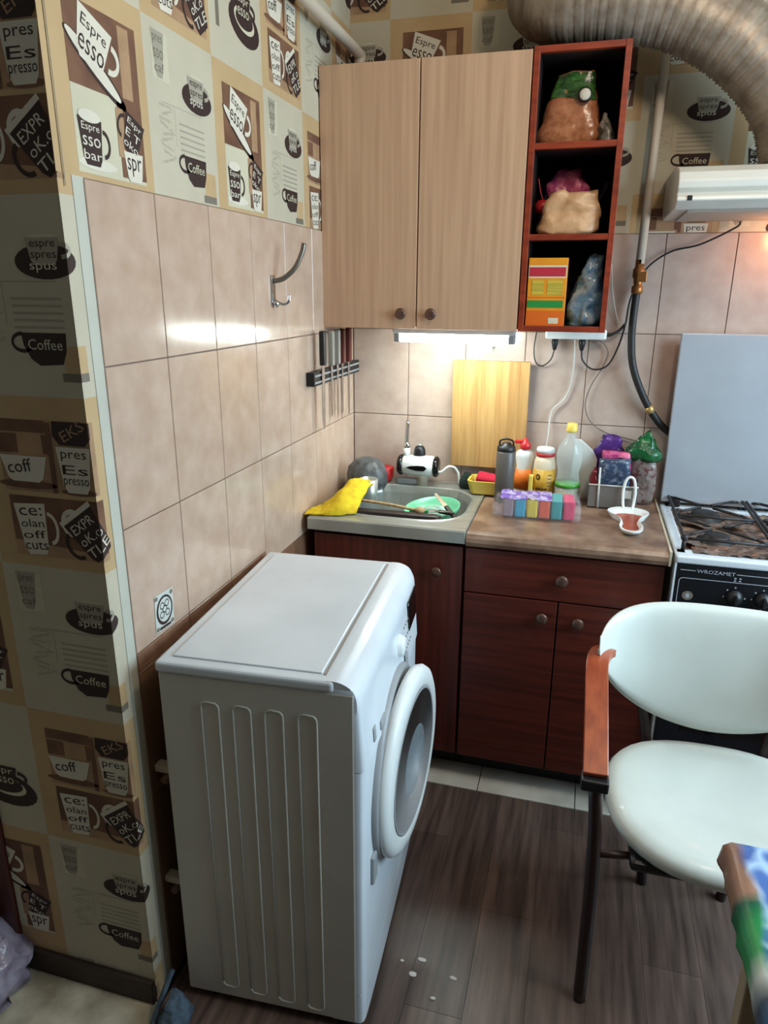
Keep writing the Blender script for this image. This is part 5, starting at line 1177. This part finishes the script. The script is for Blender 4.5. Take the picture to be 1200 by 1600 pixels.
nb = N.new('ShaderNodeTexNoise'); nb.inputs['Scale'].default_value = 12; L.new(g.outputs['Position'], nb.inputs['Vector']); L.new(nb.outputs['Fac'], rb.inputs[0])
mx = N.new('ShaderNodeMixRGB'); L.new(rx.outputs[0], mx.inputs[0]); L.new(ry.outputs[0], mx.inputs[1]); L.new(rb.outputs[0], mx.inputs[2]); L.new(mx.outputs[0], bs.inputs['Base Color'])
MATS['oil'] = m_oil
b = MB(); vs = []; fs = []; NX, NY = 34, 34
def drape(u):   # arc length from the hem to height profile: returns offset from edge, drop
    hang = 0.045
    if u < hang: return (-0.004, -(hang-u))
    return (u-hang, 0.0)
for i in range(NX+1):
    for j in range(NY+1):
        ua = 1.20*(i/NX)**1.5; ub = 0.82*(j/NY)**1.5
        dx, zx = drape(ua); dy, zy = drape(ub)
        x = 1.074+dx; y = -1.458-dy
        z = 0.7205+min(zx, zy) if (zx < 0 or zy < 0) else 0.7205
        if zx < 0 or zy < 0:
            w_ = 0.0035*math.sin(y*120)+0.002*math.sin(y*51+1) if zx < 0 else 0.003*math.sin(x*120)
            if zx < 0: x -= max(0, w_)*(-zx/0.045)
            if zy < 0: y += max(0, w_)*(-zy/0.045)
        vs.append((x, y, z))
for i in range(NX):
    for j in range(NY): fs.append((i*(NY+1)+j, i*(NY+1)+j+1, (i+1)*(NY+1)+j+1, (i+1)*(NY+1)+j))
b.add(vs, fs, m_oil, True); o = b.build('tablecloth'); sd = o.modifiers.new('s', 'SOLIDIFY'); sd.thickness = 0.0012; sd.offset = 1
tag(o, 'glossy oilcloth printed in blue, green and brown on the table corner', 'tablecloth')

# ------------------------------------------------------------------ floor clutter
o = bag(MB(), (0, 0, 0), 0.22, 0.26, 0.20, M['lilac'], 41, 0.35, 0.45, nz=18, na=40, amp=0.030).build('plastic_bag'); o.location = (-0.415, -1.565, 0.0); tag(o, 'crumpled lilac-white plastic bag on the hall floor by the door frame', 'bag')
o = bag(MB(), (0, 0, 0), 0.060, 0.07, 0.060, M['bluerag'], 42, 0.4, 0.4, nz=10, amp=0.012).build('rag'); o.location = (0.068, -1.472, 0.0); tag(o, 'blue-grey crumpled rag on the floor at the near left machine foot', 'rag')
b = MB(); b.tube(smooth_path([(0.045, -1.440, 0.10), (0.035, -1.465, 0.06), (0.028, -1.500, 0.015), (0.045, -1.530, 0.008), (0.09, -1.515, 0.008)]), 0.006, M['bluerag'], 8); tag(b.build('drain_hose_end'), 'thin blue-grey hose end curling on the floor beside the rag', 'hose')
for k, (x, y, s_) in enumerate(((0.548, -1.185, 0.012), (0.535, -1.225, 0.013), (0.628, -1.210, 0.010), (0.592, -1.272, 0.008), (0.505, -1.20, 0.007))):
    o = bag(MB(), (0, 0, 0), s_*1.6, s_, 0.003, M['crumb'], 50+k, 0.5, 0.4, nz=3, na=9, amp=0.003).build('crumb'); o.location = (x, y, 0.0)
    tag(o, 'tiny white crumb on the dark laminate right of the washing machine', 'crumb', 'crumbs on the floor')
